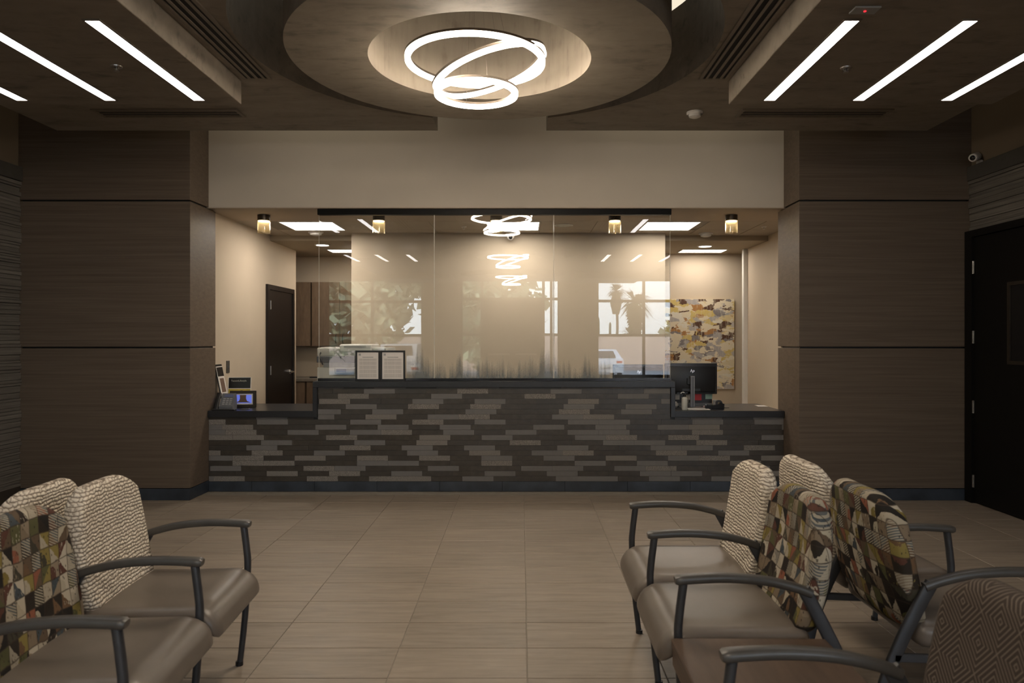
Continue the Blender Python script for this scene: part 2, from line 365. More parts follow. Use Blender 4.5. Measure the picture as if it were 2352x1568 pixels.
def sweep(bm, path, sec, up=Vector((0, 1, 0)), cap=True):
    """sec: list of (a, b) offsets along (side=up, normal) around the path"""
    P = [Vector(p) for p in path]; rings = []
    for i, p in enumerate(P):
        t = (P[min(i+1, len(P)-1)]-P[max(i-1, 0)]).normalized()
        s = (up-t*up.dot(t)).normalized(); nrm = t.cross(s)
        k = sec[i] if isinstance(sec[0], list) else sec
        rings.append([bm.verts.new(p+s*a+nrm*b) for a, b in k])
    n = len(rings[0])
    for A, B in zip(rings, rings[1:]):
        for i in range(n): bm.faces.new((A[i], A[(i+1) % n], B[(i+1) % n], B[i]))
    if cap: bm.faces.new(rings[0][::-1]); bm.faces.new(rings[-1])
    return bm
def circ(r, n=10): return [(r*math.cos(2*PI*i/n), r*math.sin(2*PI*i/n)) for i in range(n)]
def rrect(w, h, r, n=3):
    o = []
    for sx_, sy_, a0 in ((1, 1, 0), (-1, 1, 90), (-1, -1, 180), (1, -1, 270)):
        for i in range(n+1):
            a = math.radians(a0+90*i/n); o.append((sx_*(w/2-r)+r*math.cos(a), sy_*(h/2-r)+r*math.sin(a)))
    return o
def spline(pts, n=6):
    P = [Vector(p) for p in pts]; o = []
    for i in range(len(P)-1):
        a, b, c, d = P[max(i-1, 0)], P[i], P[i+1], P[min(i+2, len(P)-1)]
        for k in range(n):
            t = k/n; o.append(.5*((2*b)+(-a+c)*t+(2*a-5*b+4*c-d)*t*t+(-a+3*b-3*c+d)*t**3))
    o.append(P[-1]); return o
def rbox(sx_, sy_, sz, r, n=8, fn=None):
    bm = bmesh.new(); bmesh.ops.create_cube(bm, size=1)
    bmesh.ops.subdivide_edges(bm, edges=bm.edges[:], cuts=n, use_grid_fill=True)
    h = Vector((sx_/2, sy_/2, sz/2)); inn = Vector((max(h.x-r, 0), max(h.y-r, 0), max(h.z-r, 0)))
    for v in bm.verts:
        # concentrate verts near edges
        p = Vector([math.copysign(abs(2*c)**.7, c)*hh for c, hh in zip(v.co, h)])
        q = Vector([max(-i, min(i, c)) for c, i in zip(p, inn)])
        d = p-q
        if d.length > 1e-9: p = q+d.normalized()*min(r, 1e9)
        v.co = fn(p) if fn else p
    return bm
def prism(bm, poly, axis, a, b):
    """poly points (u, v): axis 'y' -> (x, z), axis 'x' -> (y, z), axis 'z' -> (x, y)"""
    f = {'y': lambda u, v, w: (u, w, v), 'x': lambda u, v, w: (w, u, v), 'z': lambda u, v, w: (u, v, w)}[axis]
    A = [bm.verts.new(f(u, v, a)) for u, v in poly]; B = [bm.verts.new(f(u, v, b)) for u, v in poly]; n = len(poly)
    for i in range(n): bm.faces.new((A[i], A[(i+1) % n], B[(i+1) % n], B[i]))
    bm.faces.new(A[::-1]); bm.faces.new(B)
    bmesh.ops.recalc_face_normals(bm, faces=bm.faces[:]); return bm
def wmat(o):
    m = Matrix.LocRotScale(o.location, o.rotation_euler, o.scale)
    return wmat(o.parent) @ m if o.parent else m
def mesh(bm, name, mats, smooth=False):
    bmesh.ops.recalc_face_normals(bm, faces=bm.faces[:])
    me = bpy.data.meshes.new(name); bm.to_mesh(me); bm.free()
    for m in (mats if isinstance(mats, list) else [mats]): me.materials.append(m)
    if smooth:
        me.polygons.foreach_set('use_smooth', [True]*len(me.polygons))
        if smooth != 'all': me.set_sharp_from_angle(angle=math.radians(smooth if smooth is not True else 40))
    return me
def link(name, me, parent=None):
    o = bpy.data.objects.new(name, me); COL.objects.link(o)
    if parent: o.parent = parent
    return o
def obj(name, bm, mat, parent=None, smooth=False, local=False):
    """coordinates in world space unless local"""
    if parent is not None and not local: bm.transform(wmat(parent).inverted())
    return link(name, mesh(bm, name, mat, smooth), parent)
def thing(name, label, cat, loc=(0, 0, 0), rz=0, group=None):
    o = bpy.data.objects.new(name, None); COL.objects.link(o); o.location = loc; o.rotation_euler = (0, 0, rz)
    o.empty_display_size = .1; tag(o, label, cat, group); return o
def tag(o, label, cat, group=None):
    o['label'] = label; o['category'] = cat
    if group: o['group'] = group
    return o
def struct(name, bm, mat, parent=None, smooth=False):
    o = obj(name, bm, mat, parent, smooth)
    if parent is None: o['kind'] = 'structure'
    return o
def sempty(name, loc=(0, 0, 0)):
    o = bpy.data.objects.new(name, None); COL.objects.link(o); o.location = loc; o['kind'] = 'structure'; return o
def text(name, s, size, loc, rot, mat, parent, shear=0, align='CENTER'):
    c = bpy.data.curves.new(name, 'FONT'); c.body = s; c.size = size; c.extrude = .0004; c.shear = shear
    c.align_x = align; c.align_y = 'CENTER'; c.resolution_u = 2; c.materials.append(mat)
    q = bpy.data.objects.new(name, c); COL.objects.link(q); bpy.context.view_layer.update()
    me = bpy.data.meshes.new_from_object(q.evaluated_get(bpy.context.evaluated_depsgraph_get())); bpy.data.objects.remove(q)
    me.name = name; o = link(name, me, parent)
    m = wmat(parent).inverted() @ Matrix.LocRotScale(Vector(loc), None, None) @ rot.to_4x4()
    o.location = m.to_translation(); o.rotation_euler = m.to_euler(); return o
FACE = Matrix.Rotation(PI/2, 3, 'X')     # lettering readable from the camera side (facing -Y)
def tdup(root, loc, label):
    r = root.copy(); COL.objects.link(r); r.location = loc; r['label'] = label
    for ch in list(root.children):
        c = ch.copy(); COL.objects.link(c); c.parent = r
        for g in ch.children:
            d = g.copy(); COL.objects.link(d); d.parent = c
    return r

CX = -.245            # centre line of the lobby
XL, XR = -4.63, 4.14  # lobby side walls
YC = 6.957            # counter face
# ------------------------------------------------------------------ floor
fl = struct('floor', box(-8.2, 8.2, -8.1, 10.8, -.15, -.004), M['grout'])
bm = bmesh.new()
for a in ((-8.2, 8.2, -8.1, 1.596), (-8.2, XL-.0, 1.596, 7.0), (XR, 8.2, 1.596, 7.0), (-8.2, 8.2, 7.0, 10.8)): bx(bm, a[0], a[1], a[2], a[3], -.01, 0)
obj('tiled_surface', bm, M['floor2'], fl)
tw, td = .611, .305
bm = bmesh.new(); bx(bm, -tw/2+.002, tw/2-.002, -td/2+.002, td/2-.002, -.012, 0)
bmesh.ops.bevel(bm, geom=[e for e in bm.edges if all(v.co.z > -.001 for v in e.verts)], offset=.0015, segments=1, affect='EDGES')
tme = mesh(bm, 'floor_tile', M['tile'])
for i in range(-8, 7):
    for j in range(-5, 13):
        x = .025+tw*(i+.5); y = 3.121+td*(j+.5)
        if y+td/2 > 7.02 or x-tw/2 < XL-.6 or x+tw/2 > XR+.6: continue
        o = link('floor_tile', tme, fl); o.location = (x, y, random.uniform(-.0006, .0006))
# ------------------------------------------------------------------ lobby walls
wl_ = struct('wall_left', box(XL-.15, XL, -3, 7.0, 0, 4.3), M['upperwall'])
wr_ = struct('wall_right', box(XR, XR+.15, -3, 7.0, 0, 4.3), M['upperwall'])
def strips(parent, xa, xb, y0, y1, z0, z1, sgn):
    z = z0; k = 0
    while z < z1-.004:
        h = min(random.choice((.022, .03, .04, .055, .035, .065)), z1-z); d = random.uniform(.012, .034)
        x = xa; b = box(min(x, x+sgn*d), max(x, x+sgn*d), y0, y1, z+.001, z+h-.001, .003)
        o = obj('stone_strip', b, M['strata'], parent); z += h
strips(wl_, XL, 0, 2.6, 6.569, .13, 2.93, 1)
obj('stone_cap', box(XL, XL+.045, 2.6, 6.569, 2.93, 3.06, .004), M['stonecap'], wl_)
strips(wr_, XR, 0, 2.6, 6.569, 2.47, 2.93, -1)
obj('stone_cap', box(XR-.045, XR, 2.6, 6.569, 2.93, 3.06, .004), M['stonecap'], wr_)
b = struct('baseboard_left', box(XL, XL+.02, -3, 6.57, 0, .13), M['skirtbrown'])
b = struct('baseboard_right', box(XR-.02, XR, -3, 4.2, 0, .13), M['skirtbrown'])
# columns : stacked laminate panels with black reveals
def column(name, x0, x1, inner):
    c = struct(name, box(x0+.02, x1-.02, 6.60, 7.10, 0, 4.2), M['reveal'])
    zs = [(.11, 1.396), (1.412, 2.748), (2.764, 4.19)]
    for z0, z1 in zs: obj('wall_panel', box(x0, x1, 6.57, 7.115, z0, z1, .002), M['wood'], c)
    obj('base_tile', box(x0-.002, x1+.002, 6.562, 7.12, 0, .105, .002), M['base'], c)
    return c
column('wall_column_left', XL, -3.05, 1)
column('wall_column_right', 2.555, XR, -1)
# header over the counter and its soffit
hd = struct('wall_header', box(-3.10, 3.3, YC, 7.73, 2.766, 4.3), M['header'])
obj('soffit', box(-3.2, 3.3, YC+.002, 7.73, 2.757, 2.766), M['soffit'], hd)
# back part of the lobby, facade and windows behind the camera
YF = -7.5
struct('wall_left.001', box(-8.15, -8.0, YF, -3, 0, 4.3), M['upperwall'])
struct('wall_right.001', box(8.0, 8.15, YF, -3, 0, 4.3), M['upperwall'])
struct('wall_left.002', box(-8.0, XL, -3.15, -3.0, 0, 4.3), M['upperwall'])
struct('wall_right.002', box(XR, 8.0, -3.15, -3.0, 0, 4.3), M['upperwall'])
bm = bmesh.new(); ZS, ZH = .35, 3.30
wins = [(-5.9, -2.98), (-1.84, 1.15), (2.27, 6.6)]
for a, b_ in ((-8.15, wins[0][0]), (wins[0][1], wins[1][0]), (wins[1][1], wins[2][0]), (wins[2][1], 8.15)): bx(bm, a, b_, YF-.2, YF, 0, 4.3)
for i, (a, b_) in enumerate(wins):
    bx(bm, a, b_, YF-.2, YF, ZH, 4.3)
    if i != 1: bx(bm, a, b_, YF-.2, YF, 0, ZS)
struct('wall_front', bm, M['upperwall'])
def window(i, x0, x1, z0, z1, vs, hs):
    w = struct('window_%d' % i, box(x0, x1, YF-.14, YF-.06, z0, z0+.06), M['frameb'])
    bm = bmesh.new()
    bx(bm, x0, x1, YF-.14, YF-.06, z1-.06, z1); bx(bm, x0, x0+.06, YF-.14, YF-.06, z0, z1); bx(bm, x1-.06, x1, YF-.14, YF-.06, z0, z1)
    obj('window_frame', bm, M['frameb'], w)
    xs = [x0]+vs+[x1]; zz = [z0]+hs+[z1]
    for v in vs: obj('mullion', box(v-.04, v+.04, YF-.14, YF-.06, z0, z1), M['frameb'], w)
    for h in hs: obj('mullion', box(x0, x1, YF-.138, YF-.062, h-.04, h+.04), M['frameb'], w)
    for a, b_ in zip(xs, xs[1:]):
        for c, d in zip(zz, zz[1:]): obj('pane', box(a, b_, YF-.104, YF-.096, c, d), M['window'], w)
window(1, wins[0][0], wins[0][1], ZS, ZH, [-4.52], [1.60, 2.62])
window(2, wins[1][0], wins[1][1], .02, ZH, [-1.2, .66, .90], [1.62, 2.70])
window(3, wins[2][0], wins[2][1], ZS, ZH, [3.70, 5.15], [1.60, 2.64])
d3 = struct('door_3', box(-1.16, .62, YF-.09, YF-.03, .03, 2.66, .004), M['espresso'])
obj('door_seam', box(-.275, -.265, YF-.03, YF-.027, .03, 2.66), M['reveal'], d3)
obj('push_bar', bx(box(-1.0, -.35, YF-.03, YF+.03, 1.0, 1.05, .01), -.19, .46, YF-.03, YF+.03, 1.0, 1.05, .01), M['steel'], d3)
for (a, b_) in wins:
    li = bpy.data.lights.new('window_portal', 'AREA'); li.shape = 'RECTANGLE'; li.size = b_-a; li.size_y = ZH-ZS
    li.cycles.is_portal = True
    lo = bpy.data.objects.new('window_portal', li); COL.objects.link(lo); lo.location = ((a+b_)/2, YF-.22, (ZH+ZS)/2); lo.rotation_euler = (PI/2, 0, 0)
struct('sun_block_roof', box(-8.3, 8.3, YF-.3, 11.1, 4.36, 4.55), M['upperwall'])  # unseen lid added to keep sun and sky from leaking in
struct('sun_block_wall', box(-8.3, 8.3, 10.9, 11.05, -.1, 4.36), M['upperwall'])  # added out of view to stop sun entering from behind
# ------------------------------------------------------------------ lobby ceilings
struct('ceiling', box(-8.2, 8.2, YF-.2, 6.96, 4.2, 4.35), M['upperwall'])
def slab_with_hole(x0, x1, y0, y1, z0, z1, c, R, notch=None, n=96):
    """rectangular slab with a round opening (and a slot from the opening to the far edge)"""
    bm = bmesh.new(); per = []; cir = []
    for i in range(n):
        a = 2*PI*(i+.5)/n-PI; dx, dy = math.sin(a), math.cos(a)
        if notch and dy > 0 and abs(R*dx) < notch:   # inside the slot
            continue
        t = 1e9
        if dx > 1e-9: t = min(t, (x1-c[0])/dx)
        if dx < -1e-9: t = min(t, (x0-c[0])/dx)
        if dy > 1e-9: t = min(t, (y1-c[1])/dy)
        if dy < -1e-9: t = min(t, (y0-c[1])/dy)
        per.append((a, c[0]+dx*t, c[1]+dy*t)); cir.append((a, c[0]+dx*R, c[1]+dy*R))
    # corner points
    for (px, py) in ((x0, y0), (x1, y0), (x0, y1), (x1, y1)):
        a = math.atan2(px-c[0], py-c[1]); per.append((a, px, py)); cir.append((a, c[0]+math.sin(a)*R, c[1]+math.cos(a)*R))
    if notch:
        for s in (-1, 1):
            yy = math.sqrt(R*R-notch*notch); a = math.atan2(s*notch, yy)
            per.append((a, c[0]+s*notch, y1)); cir.append((a, c[0]+s*notch, c[1]+yy))
    per.sort(); cir.sort(); m = len(per)
    V = [[bm.verts.new((p[1], p[2], z)) for p in L] for L in (per, cir) for z in (z0, z1)]
    pb, pt, cb, ct = V
    for i in range(m):
        j = (i+1) % m
        am = (per[i][0]+per[j][0])/2
        if notch and i < m-1 and abs(per[i][1]-c[0]) <= notch+1e-6 and abs(per[j][1]-c[0]) <= notch+1e-6 and abs(per[i][2]-y1) < 1e-6 and abs(per[j][2]-y1) < 1e-6:
            bm.faces.new((pb[i], cb[i], ct[i], pt[i])); bm.faces.new((pb[j], cb[j], ct[j], pt[j])); continue
        bm.faces.new((pb[i], pb[j], cb[j], cb[i])); bm.faces.new((pt[i], pt[j], ct[j], ct[i]))
        bm.faces.new((pb[i], pb[j], pt[j], pt[i])); bm.faces.new((cb[i], cb[j], ct[j], ct[i]))
    return bm
ZB = 3.21
def ceiling_bay(yc, y0, y1, first):
    c = struct('ceiling', slab_with_hole(CX-3.605, CX+3.605, y0, y1, ZB, ZB+.5, (CX, yc), 1.40, .45 if first else None), M['faux'])
    for s in (-1, 1):
        xa, xb = CX+s*1.634, CX+s*3.40
        obj('lowered_panel', box(min(xa, xb), max(xa, xb), yc-1.06, yc+.54, ZB-.155, ZB+.02, .003), M['faux'], c)
    # drum
    bm = bmesh.new(); zb = 3.13; R2, R1 = 1.115, .656
    lathe(bm, [(R2, 4.2), (R2, zb), (R1, zb)], 96, (CX, yc, 0)); 
    d = struct('ceiling_drum', bm, M['faux_drum'], None, 30)
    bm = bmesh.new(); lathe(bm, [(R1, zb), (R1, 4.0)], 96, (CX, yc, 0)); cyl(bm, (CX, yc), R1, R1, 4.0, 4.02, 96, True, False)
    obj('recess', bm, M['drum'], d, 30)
    return c
ceiling_bay(4.25, 1.95, 5.92, True)
ceiling_bay(-.35, -2.65, 1.93, False)
ceiling_bay(-4.95, -7.3, -2.67, False)
# ------------------------------------------------------------------ ceiling fixtures of the lobby
zp = ZB-.155
def strip_light(x, yc, label, group):
    t = thing('strip_light', label, 'ceiling light', (x, yc, zp), 0, group)
    bm = bmesh.new(); w, l = .045, .60
    for a in ((-w, w, -l, -l+.012), (-w, w, l-.012, l), (-w, -w+.009, -l+.012, l-.012), (w-.009, w, -l+.012, l-.012)): bx(bm, *a, -.006, .004)
    obj('frame', bm, M['ventframe'], t, local=True)
    obj('diffuser', box(-.036, .036, -.588, .588, -.004, .004), M['strip'], t, local=True); return t
names = ['nearest the round drum', 'in the middle', 'outermost']
for s, side in ((-1, 'left'), (1, 'right')):
    for k, dx in enumerate((1.875, 2.46, 3.04)):
        strip_light(CX+s*dx, 4.11, 'white linear strip light on the %s ceiling panel, %s of its three' % (side, names[k]), 'strip lights by the front drum')
for s, side in ((-1, 'left'), (1, 'right')):
    for k, dx in enumerate((1.875, 2.46, 3.04)):
        strip_light(CX+s*dx, .20, 'white strip light mirrored in the %s of the glass, %s of three dashes' % (side, ('nearest the middle', 'second', 'farthest out')[k]), 'strip lights mirrored in the glass')
def vent(x0, x1, y0, y1, z, label, along, ns=4):
    t = thing('air_vent', label, 'vent', ((x0+x1)/2, (y0+y1)/2, z), 0, 'linear ceiling vents')
    hx, hy = (x1-x0)/2, (y1-y0)/2
    obj('backing', box(-hx+.01, hx-.01, -hy+.01, hy-.01, -.004, .002), M['ventdark'], t, local=True)
    bm = bmesh.new(); f = .022
    for a in ((-hx, hx, -hy, -hy+f), (-hx, hx, hy-f, hy), (-hx, -hx+f, -hy+f, hy-f), (hx-f, hx, -hy+f, hy-f)): bx(bm, *a, -.010, .002)
    obj('frame', bm, M['ventframe'], t, local=True)
    for k in range(1, ns):
        if along == 'y':
            u = -hx+2*hx*k/ns; b = box(u-.008, u+.008, -hy+f, hy-f, -.010, .001)
        else:
            u = -hy+2*hy*k/ns; b = box(-hx+f, hx-f, u-.0045, u+.0045, -.010, .001)
        obj('slat', b, M['ventframe'], t, local=True)
    return t
vent(CX-1.60, CX-1.41, 2.9, 4.74, ZB, 'long dark slot vent running beside the drum, left of it', 'y')
vent(CX+1.42, CX+1.61, 2.9, 4.74, ZB, 'long dark slot vent running beside the drum, right of it', 'y')
vent(-3.24, -2.14, 5.36, 5.55, ZB, 'dark slot vent across the ceiling above the left wood column', 'x')
vent(1.66, 2.80, 5.36, 5.55, ZB, 'dark slot vent across the ceiling above the right wood column', 'x')
def detector(x, y, z, r, label, cat='smoke detector', name='smoke_detector', mt='white'):
    t = thing(name, label, cat, (x, y, z))
    bm = lathe(bmesh.new(), [(0, 0), (r, 0), (r, -.012), (r*.86, -.020)], 24); obj('base', bm, M[mt], t, 40, True)
    bm = lathe(bmesh.new(), [(r*.78, -.018), (r*.72, -.036), (r*.4, -.045), (0, -.047)], 24); obj('cap', bm, M[mt], t, 40, True); return t
detector(1.32, 5.44, ZB, .062, 'round white smoke detector on the brown ceiling near the right slot vent')
def sprinkler(x, y, z, label):
    t = thing('fire_sprinkler', label, 'sprinkler', (x, y, z), 0, 'fire sprinklers')
    obj('escutcheon', lathe(bmesh.new(), [(0, 0), (.032, 0), (.030, -.006), (.012, -.008)], 20), M['steel'], t, 40, True)
    bm = cyl(bmesh.new(), (0, 0), .007, .005, -.026, -.006, 10); bx(bm, -.012, -.010, -.002, .002, -.026, -.008); bx(bm, .010, .012, -.002, .002, -.026, -.008)
    obj('head', bm, M['steel'], t, True, True)
    obj('deflector', lathe(bmesh.new(), [(0, -.0265), (.016, -.0265), (.016, -.028), (0, -.028)], 14), M['steel'], t, True, True)
sprinkler(-2.337, 4.12, zp, 'small steel sprinkler head between the left strip lights')
sprinkler(1.88, 4.14, zp, 'small steel sprinkler head between the right strip lights')
t = thing('ceiling_sensor', 'flat grey plate with a red indicator light at the end of a right strip light', 'sensor', (1.64, 3.41, zp))
obj('plate', box(-.062, .062, -.036, .036, -.008, .001, .002), M['midgrey'], t, local=True)
for q in (-.045, .045): obj('screw', lathe(bmesh.new(), [(.005, -.007), (.005, -.010), (0, -.0105)], 10), M['steel'], t, local=True)
obj('indicator', lathe(bmesh.new(), [(.006, -.007), (.006, -.011), (0, -.013)], 12), M['led'], t, local=True)
for x in (-1.80, 1.45):
    t = thing('ceiling_panel_light', 'warm panel light above the cloud ceiling, glimpsed %s the drum' % ('left of' if x < 0 else 'right of'), 'ceiling light', (x, 5.85, 4.2), 0, 'panel lights above the cloud ceiling')
    obj('frame', bx(bx(bx(box(-1.0, 1.0, -.90, -.86, -.02, 0), -1.0, 1.0, .86, .90, -.02, 0), -1.0, -.96, -.86, .86, -.02, 0), .96, 1.0, -.86, .86, -.02, 0), M['trim'], t, local=True)
    obj('diffuser', box(-.96, .96, -.86, .86, -.012, -.002), M['plenum'], t, local=True)
# ring chandeliers
def ring_mesh(bm, r, tilt, c, w, h, z0):
    prof = [(r-w/2, z0), (r+w/2, z0), (r+w/2, z0+h), (r-w/2, z0+h)]
    lathe(bm, prof, 72, (0, 0, 0), True)
    bm.transform(Matrix.Translation(Vector(c)) @ Matrix.Rotation(tilt[1], 4, 'Y') @ Matrix.Rotation(tilt[0], 4, 'X')); return bm
def chandelier(yc, label):
    t = thing('ring_chandelier', label, 'chandelier', (CX-.03, yc, 4.0), 0, 'ring chandeliers')
    obj('canopy', lathe(bmesh.new(), [(0, 0), (.11, 0), (.11, -.03), (.10, -.04), (0, -.04)], 32), M['bronze'], t, 40, True)
    for r, tilt, c in ((.400, (0, .012), (0, 0, -.865)), (.335, (.03, -.318), (.085, -.01, -.925)), (.233, (0, .0), (.005, 0, -1.055))):
        p = obj('ring', ring_mesh(bmesh.new(), r, tilt, c, .036, .014, .004), M['bronze'], t, 40, True)
        obj('light_tube', ring_mesh(bmesh.new(), r, tilt, c, .029, .020, -.016), M['ring'], p, 40, True)
        for k in range(2):
            a = PI*k+1.9; q = Matrix.Rotation(tilt[1], 4, 'Y') @ Vector((r*math.cos(a), r*math.sin(a), 0)); q = q+Vector(c)
            obj('suspension_wire', sweep(bmesh.new(), [(q.x, q.y, q.z+.02), (.06*math.cos(a), .06*math.sin(a), -.03)], circ(.0008, 5), Vector((0, 1, .1))), M['bronze'], t, local=True)
chandelier(4.25, 'glowing three ring chandelier hanging inside the round concrete drum')
chandelier(-.35, 'glowing ring chandelier behind the viewer, mirrored large at the top of the glass screen')
chandelier(-4.95, 'glowing ring chandelier farthest behind the viewer, mirrored small in the glass screen')
# ------------------------------------------------------------------ office behind the counter
ZI, ZI2 = 2.757, 2.695
cl = struct('ceiling', box(-5.5, 4.6, 7.73, 8.80, ZI+.006, ZI+.1), M['tbar'])
bm = box(-.302, .302, -.302, .302, -.006, .006, .002); ame = mesh(bm, 'acoustic_tile', M['acoustic'])
TX = [(-2.345, 'left'), (-.095, 'centre'), (1.655, 'right')]
for i in range(-6, 8):
    for j in range(2):
        x = -.095+.611*i; y = 7.73+.3055+.611*j
        if j == 1 and y > 8.9: continue
        if j == 0 and any(abs(x-q) < .33 for q, _ in TX): continue
        if x < -3.6 or x > 3.6: continue
        o = link('acoustic_tile', ame, cl); o.location = (x, y, ZI+.006)
struct('ceiling', box(-5.5, 4.6, 8.80, 10.8, ZI2, 2.86), M['drop'])
struct('ceiling', box(-5.5, 4.6, 7.0, 10.8, 2.90, 3.0), M['drop'])
lw = struct('wall_left.003', box(-3.25, -3.10, 7.11, 9.81, 0, ZI+.02), M['cream'])
struct('wall_right.003', box(3.04, 3.19, 7.1, 9.67, 0, ZI+.02), M['cream'])
struct('trim_1', box(2.985, 3.045, 9.60, 9.675, 0, ZI2, .004), M['white'])
struct('wall_back', box(-2.05, 1.73, 8.60, 10.6, 0, ZI+.02), M['cream'])
struct('wall_back.001', box(1.70, 4.5, 10.17, 10.3, 0, ZI+.02), M['cream'])
struct('wall_back.002', box(-5.3, -2.0, 10.56, 10.7, 0, ZI+.02), M['cream'])
struct('wall_right.004', box(4.35, 4.5, 9.5, 10.2, 0, ZI+.02), M['cream'])
struct('wall_right.005', box(3.19, 4.5, 9.4, 9.5, 0, ZI+.02), M['cream'])
struct('wall_left.004', box(-5.3, -5.15, 9.6, 10.6, 0, ZI+.02), M['cream'])
struct('wall_left.005', box(-5.3, -3.25, 9.6, 9.7, 0, ZI+.02), M['cream'])
struct('wall_right.006', box(2.56, 3.2, 7.05, 7.12, 0, ZI+.1), M['cream'])
# interior door in the left wall
d1 = struct('door_1', box(-3.115, -3.085, 8.72, 9.60, .01, 2.09, .002), M['espresso'])
bm = bmesh.new()
bx(bm, -3.12, -3.07, 8.65, 8.72, 0, 2.15); bx(bm, -3.12, -3.07, 9.60, 9.66, 0, 2.15); bx(bm, -3.12, -3.07, 8.72, 9.60, 2.09, 2.15)
obj('door_frame', bm, M['espresso'], d1)
for z in (1.90, 1.10, .25): obj('hinge', cyl(cyl(bmesh.new(), (-3.066, 8.725), .009, .009, z-.055, z+.055, 10), (-3.066, 8.745), .004, .004, z-.05, z+.05, 6), M['hinge'], d1, True)
h = obj('handle_plate', lathe(bmesh.new(), [(0, 0), (.032, 0), (.030, .010), (.012, .014), (.012, .05), (0, .05)], 20), M['chrome'], None, 40)
h.parent = d1; h.location = (-3.085, 9.50, 1.05); h.rotation_euler = (0, PI/2, 0)
obj('lever_handle', sweep(bmesh.new(), [(-3.035, 9.52, 1.05), (-3.03, 9.50, 1.05), (-3.03, 9.44, 1.05), (-3.033, 9.37, 1.047)], rrect(.022, .014, .006), Vector((0, 0, 1))), M['chrome'], d1, True)
t = thing('light_switch', 'tall grey wall switch plate on the cream office wall near the counter', 'light switch', (-3.10, 7.53, 1.19))
obj('plate', box(-3.101, -3.093, 7.49, 7.57, 1.125, 1.255, .002), M['switch'], t)
obj('toggle', box(-3.094, -3.084, 7.52, 7.54, 1.178, 1.202, .002), M['grey'], t)
# office ceiling lights
def troffer(x, y, z, label, hx=.30, hy=.30, grp='square office ceiling lights'):
    t = thing('ceiling_light', label, 'ceiling light', (x, y, z), 0, grp)
    bm = bmesh.new()
    for a in ((-hx, hx, -hy, -hy+.015), (-hx, hx, hy-.015, hy), (-hx, -hx+.015, -hy+.015, hy-.015), (hx-.015, hx, -hy+.015, hy-.015)): bx(bm, *a, -.008, .01)
    obj('frame', bm, M['white'], t, local=True); obj('diffuser', box(-hx+.014, hx-.014, -hy+.014, hy-.014, -.005, .004), M['troff'], t, local=True)
troffer(-2.345, 8.035, ZI, 'square white ceiling light above the office wall with the dark door')
troffer(-.095, 8.035, ZI, 'square white ceiling light behind the middle glass pane')
troffer(1.655, 8.035, ZI, 'square white ceiling light near the right end of the glass screen')
troffer(2.48, 9.80, ZI2, 'wide flat ceiling light just in front of the wall with the painting', .31, .16)
troffer(-2.33, 9.80, ZI2, 'wide flat ceiling light in front of the wood cabinets', .31, .16)
def downlight(x, y, label):
    t = thing('downlight', label, 'ceiling light', (x, y, ZI2), 0, 'round downlights')
    obj('trim_ring', lathe(bmesh.new(), [(.10, 0), (.10, -.006), (.082, -.010), (.080, 0)], 28), M['white'], t, 40, True)
    obj('lens', lathe(bmesh.new(), [(0, -.004), (.081, -.004), (.081, -.001)], 28), M['down'], t, False, True)
downlight(-2.56, 9.18, 'round recessed downlight above the dark office door')
downlight(2.39, 9.30, 'round recessed downlight above the abstract painting')
detector(-2.45, 8.50, ZI, .09, 'round white smoke detector on the office ceiling left of the glass screen')
detector(2.22, 8.60, ZI, .085, 'round white smoke detector on the office ceiling right of the glass screen')
t = thing('ceiling_speaker', 'round white ceiling speaker behind the glass, right of the middle light', 'speaker', (.473, 7.99, ZI))
obj('rim', lathe(bmesh.new(), [(.105, 0), (.105, -.006), (.092, -.008), (.090, 0)], 32), M['white'], t, 40, True)
obj('grille', lathe(bmesh.new(), [(0, -.006), (.07, -.005), (.091, -.003)], 32), M['offwhite'], t, 40, True)
sprinkler(-.655, 8.1, ZI, 'small sprinkler head on the office ceiling behind the glass'); sprinkler(2.75, 8.1, ZI, 'small sprinkler head on the office ceiling near the right column')
t = thing('dome_camera', 'small white dome camera with black lens high on the office back wall', 'security camera', (-.13, 8.50, ZI))
obj('base', lathe(bmesh.new(), [(0, 0), (.055, 0), (.055, -.03), (.045, -.045)], 24), M['white'], t, 40, True)
bm = bmesh.new(); bmesh.ops.create_uvsphere(bm, u_segments=20, v_segments=12, radius=.045, matrix=Matrix.Translation((0, 0, -.055))); obj('eyeball', bm, M['white'], t, 'all', True)
bm = bmesh.new(); bmesh.ops.create_uvsphere(bm, u_segments=16, v_segments=10, radius=.024, matrix=Matrix.Translation((0, -.028, -.066))); obj('lens', bm, M['gloss'], t, 'all', True)
# pendant cylinders under the soffit
PN = ['leftmost, over the low left counter', 'second from left, behind the left glass pane', 'middle one, behind the centre glass pane', 'second from right, behind the right glass pane', 'rightmost, over the low right counter']
for k, x in enumerate((-2.653, -1.47, -.26, .959, 2.16)):
    t = thing('cylinder_light', 'small amber glass cylinder ceiling light, '+PN[k], 'ceiling light', (x, 7.35, 2.757), 0, 'amber cylinder lights under the soffit')
    obj('cap', lathe(bmesh.new(), [(0, 0), (.062, 0), (.062, -.058), (.056, -.060), (0, -.060)], 32), M['pendcap'], t, 40, True)
    obj('lens', lathe(bmesh.new(), [(0, -.061), (.055, -.061), (.055, -.066), (0, -.068)], 28), M['pend'], t, 40, True)
    obj('glass_shade', lathe(bmesh.new(), [(.060, -.055), (.064, -.055), (.064, -.184), (.060, -.184)], 36, (0, 0, 0), True), M['smoke'], t, 40, True)
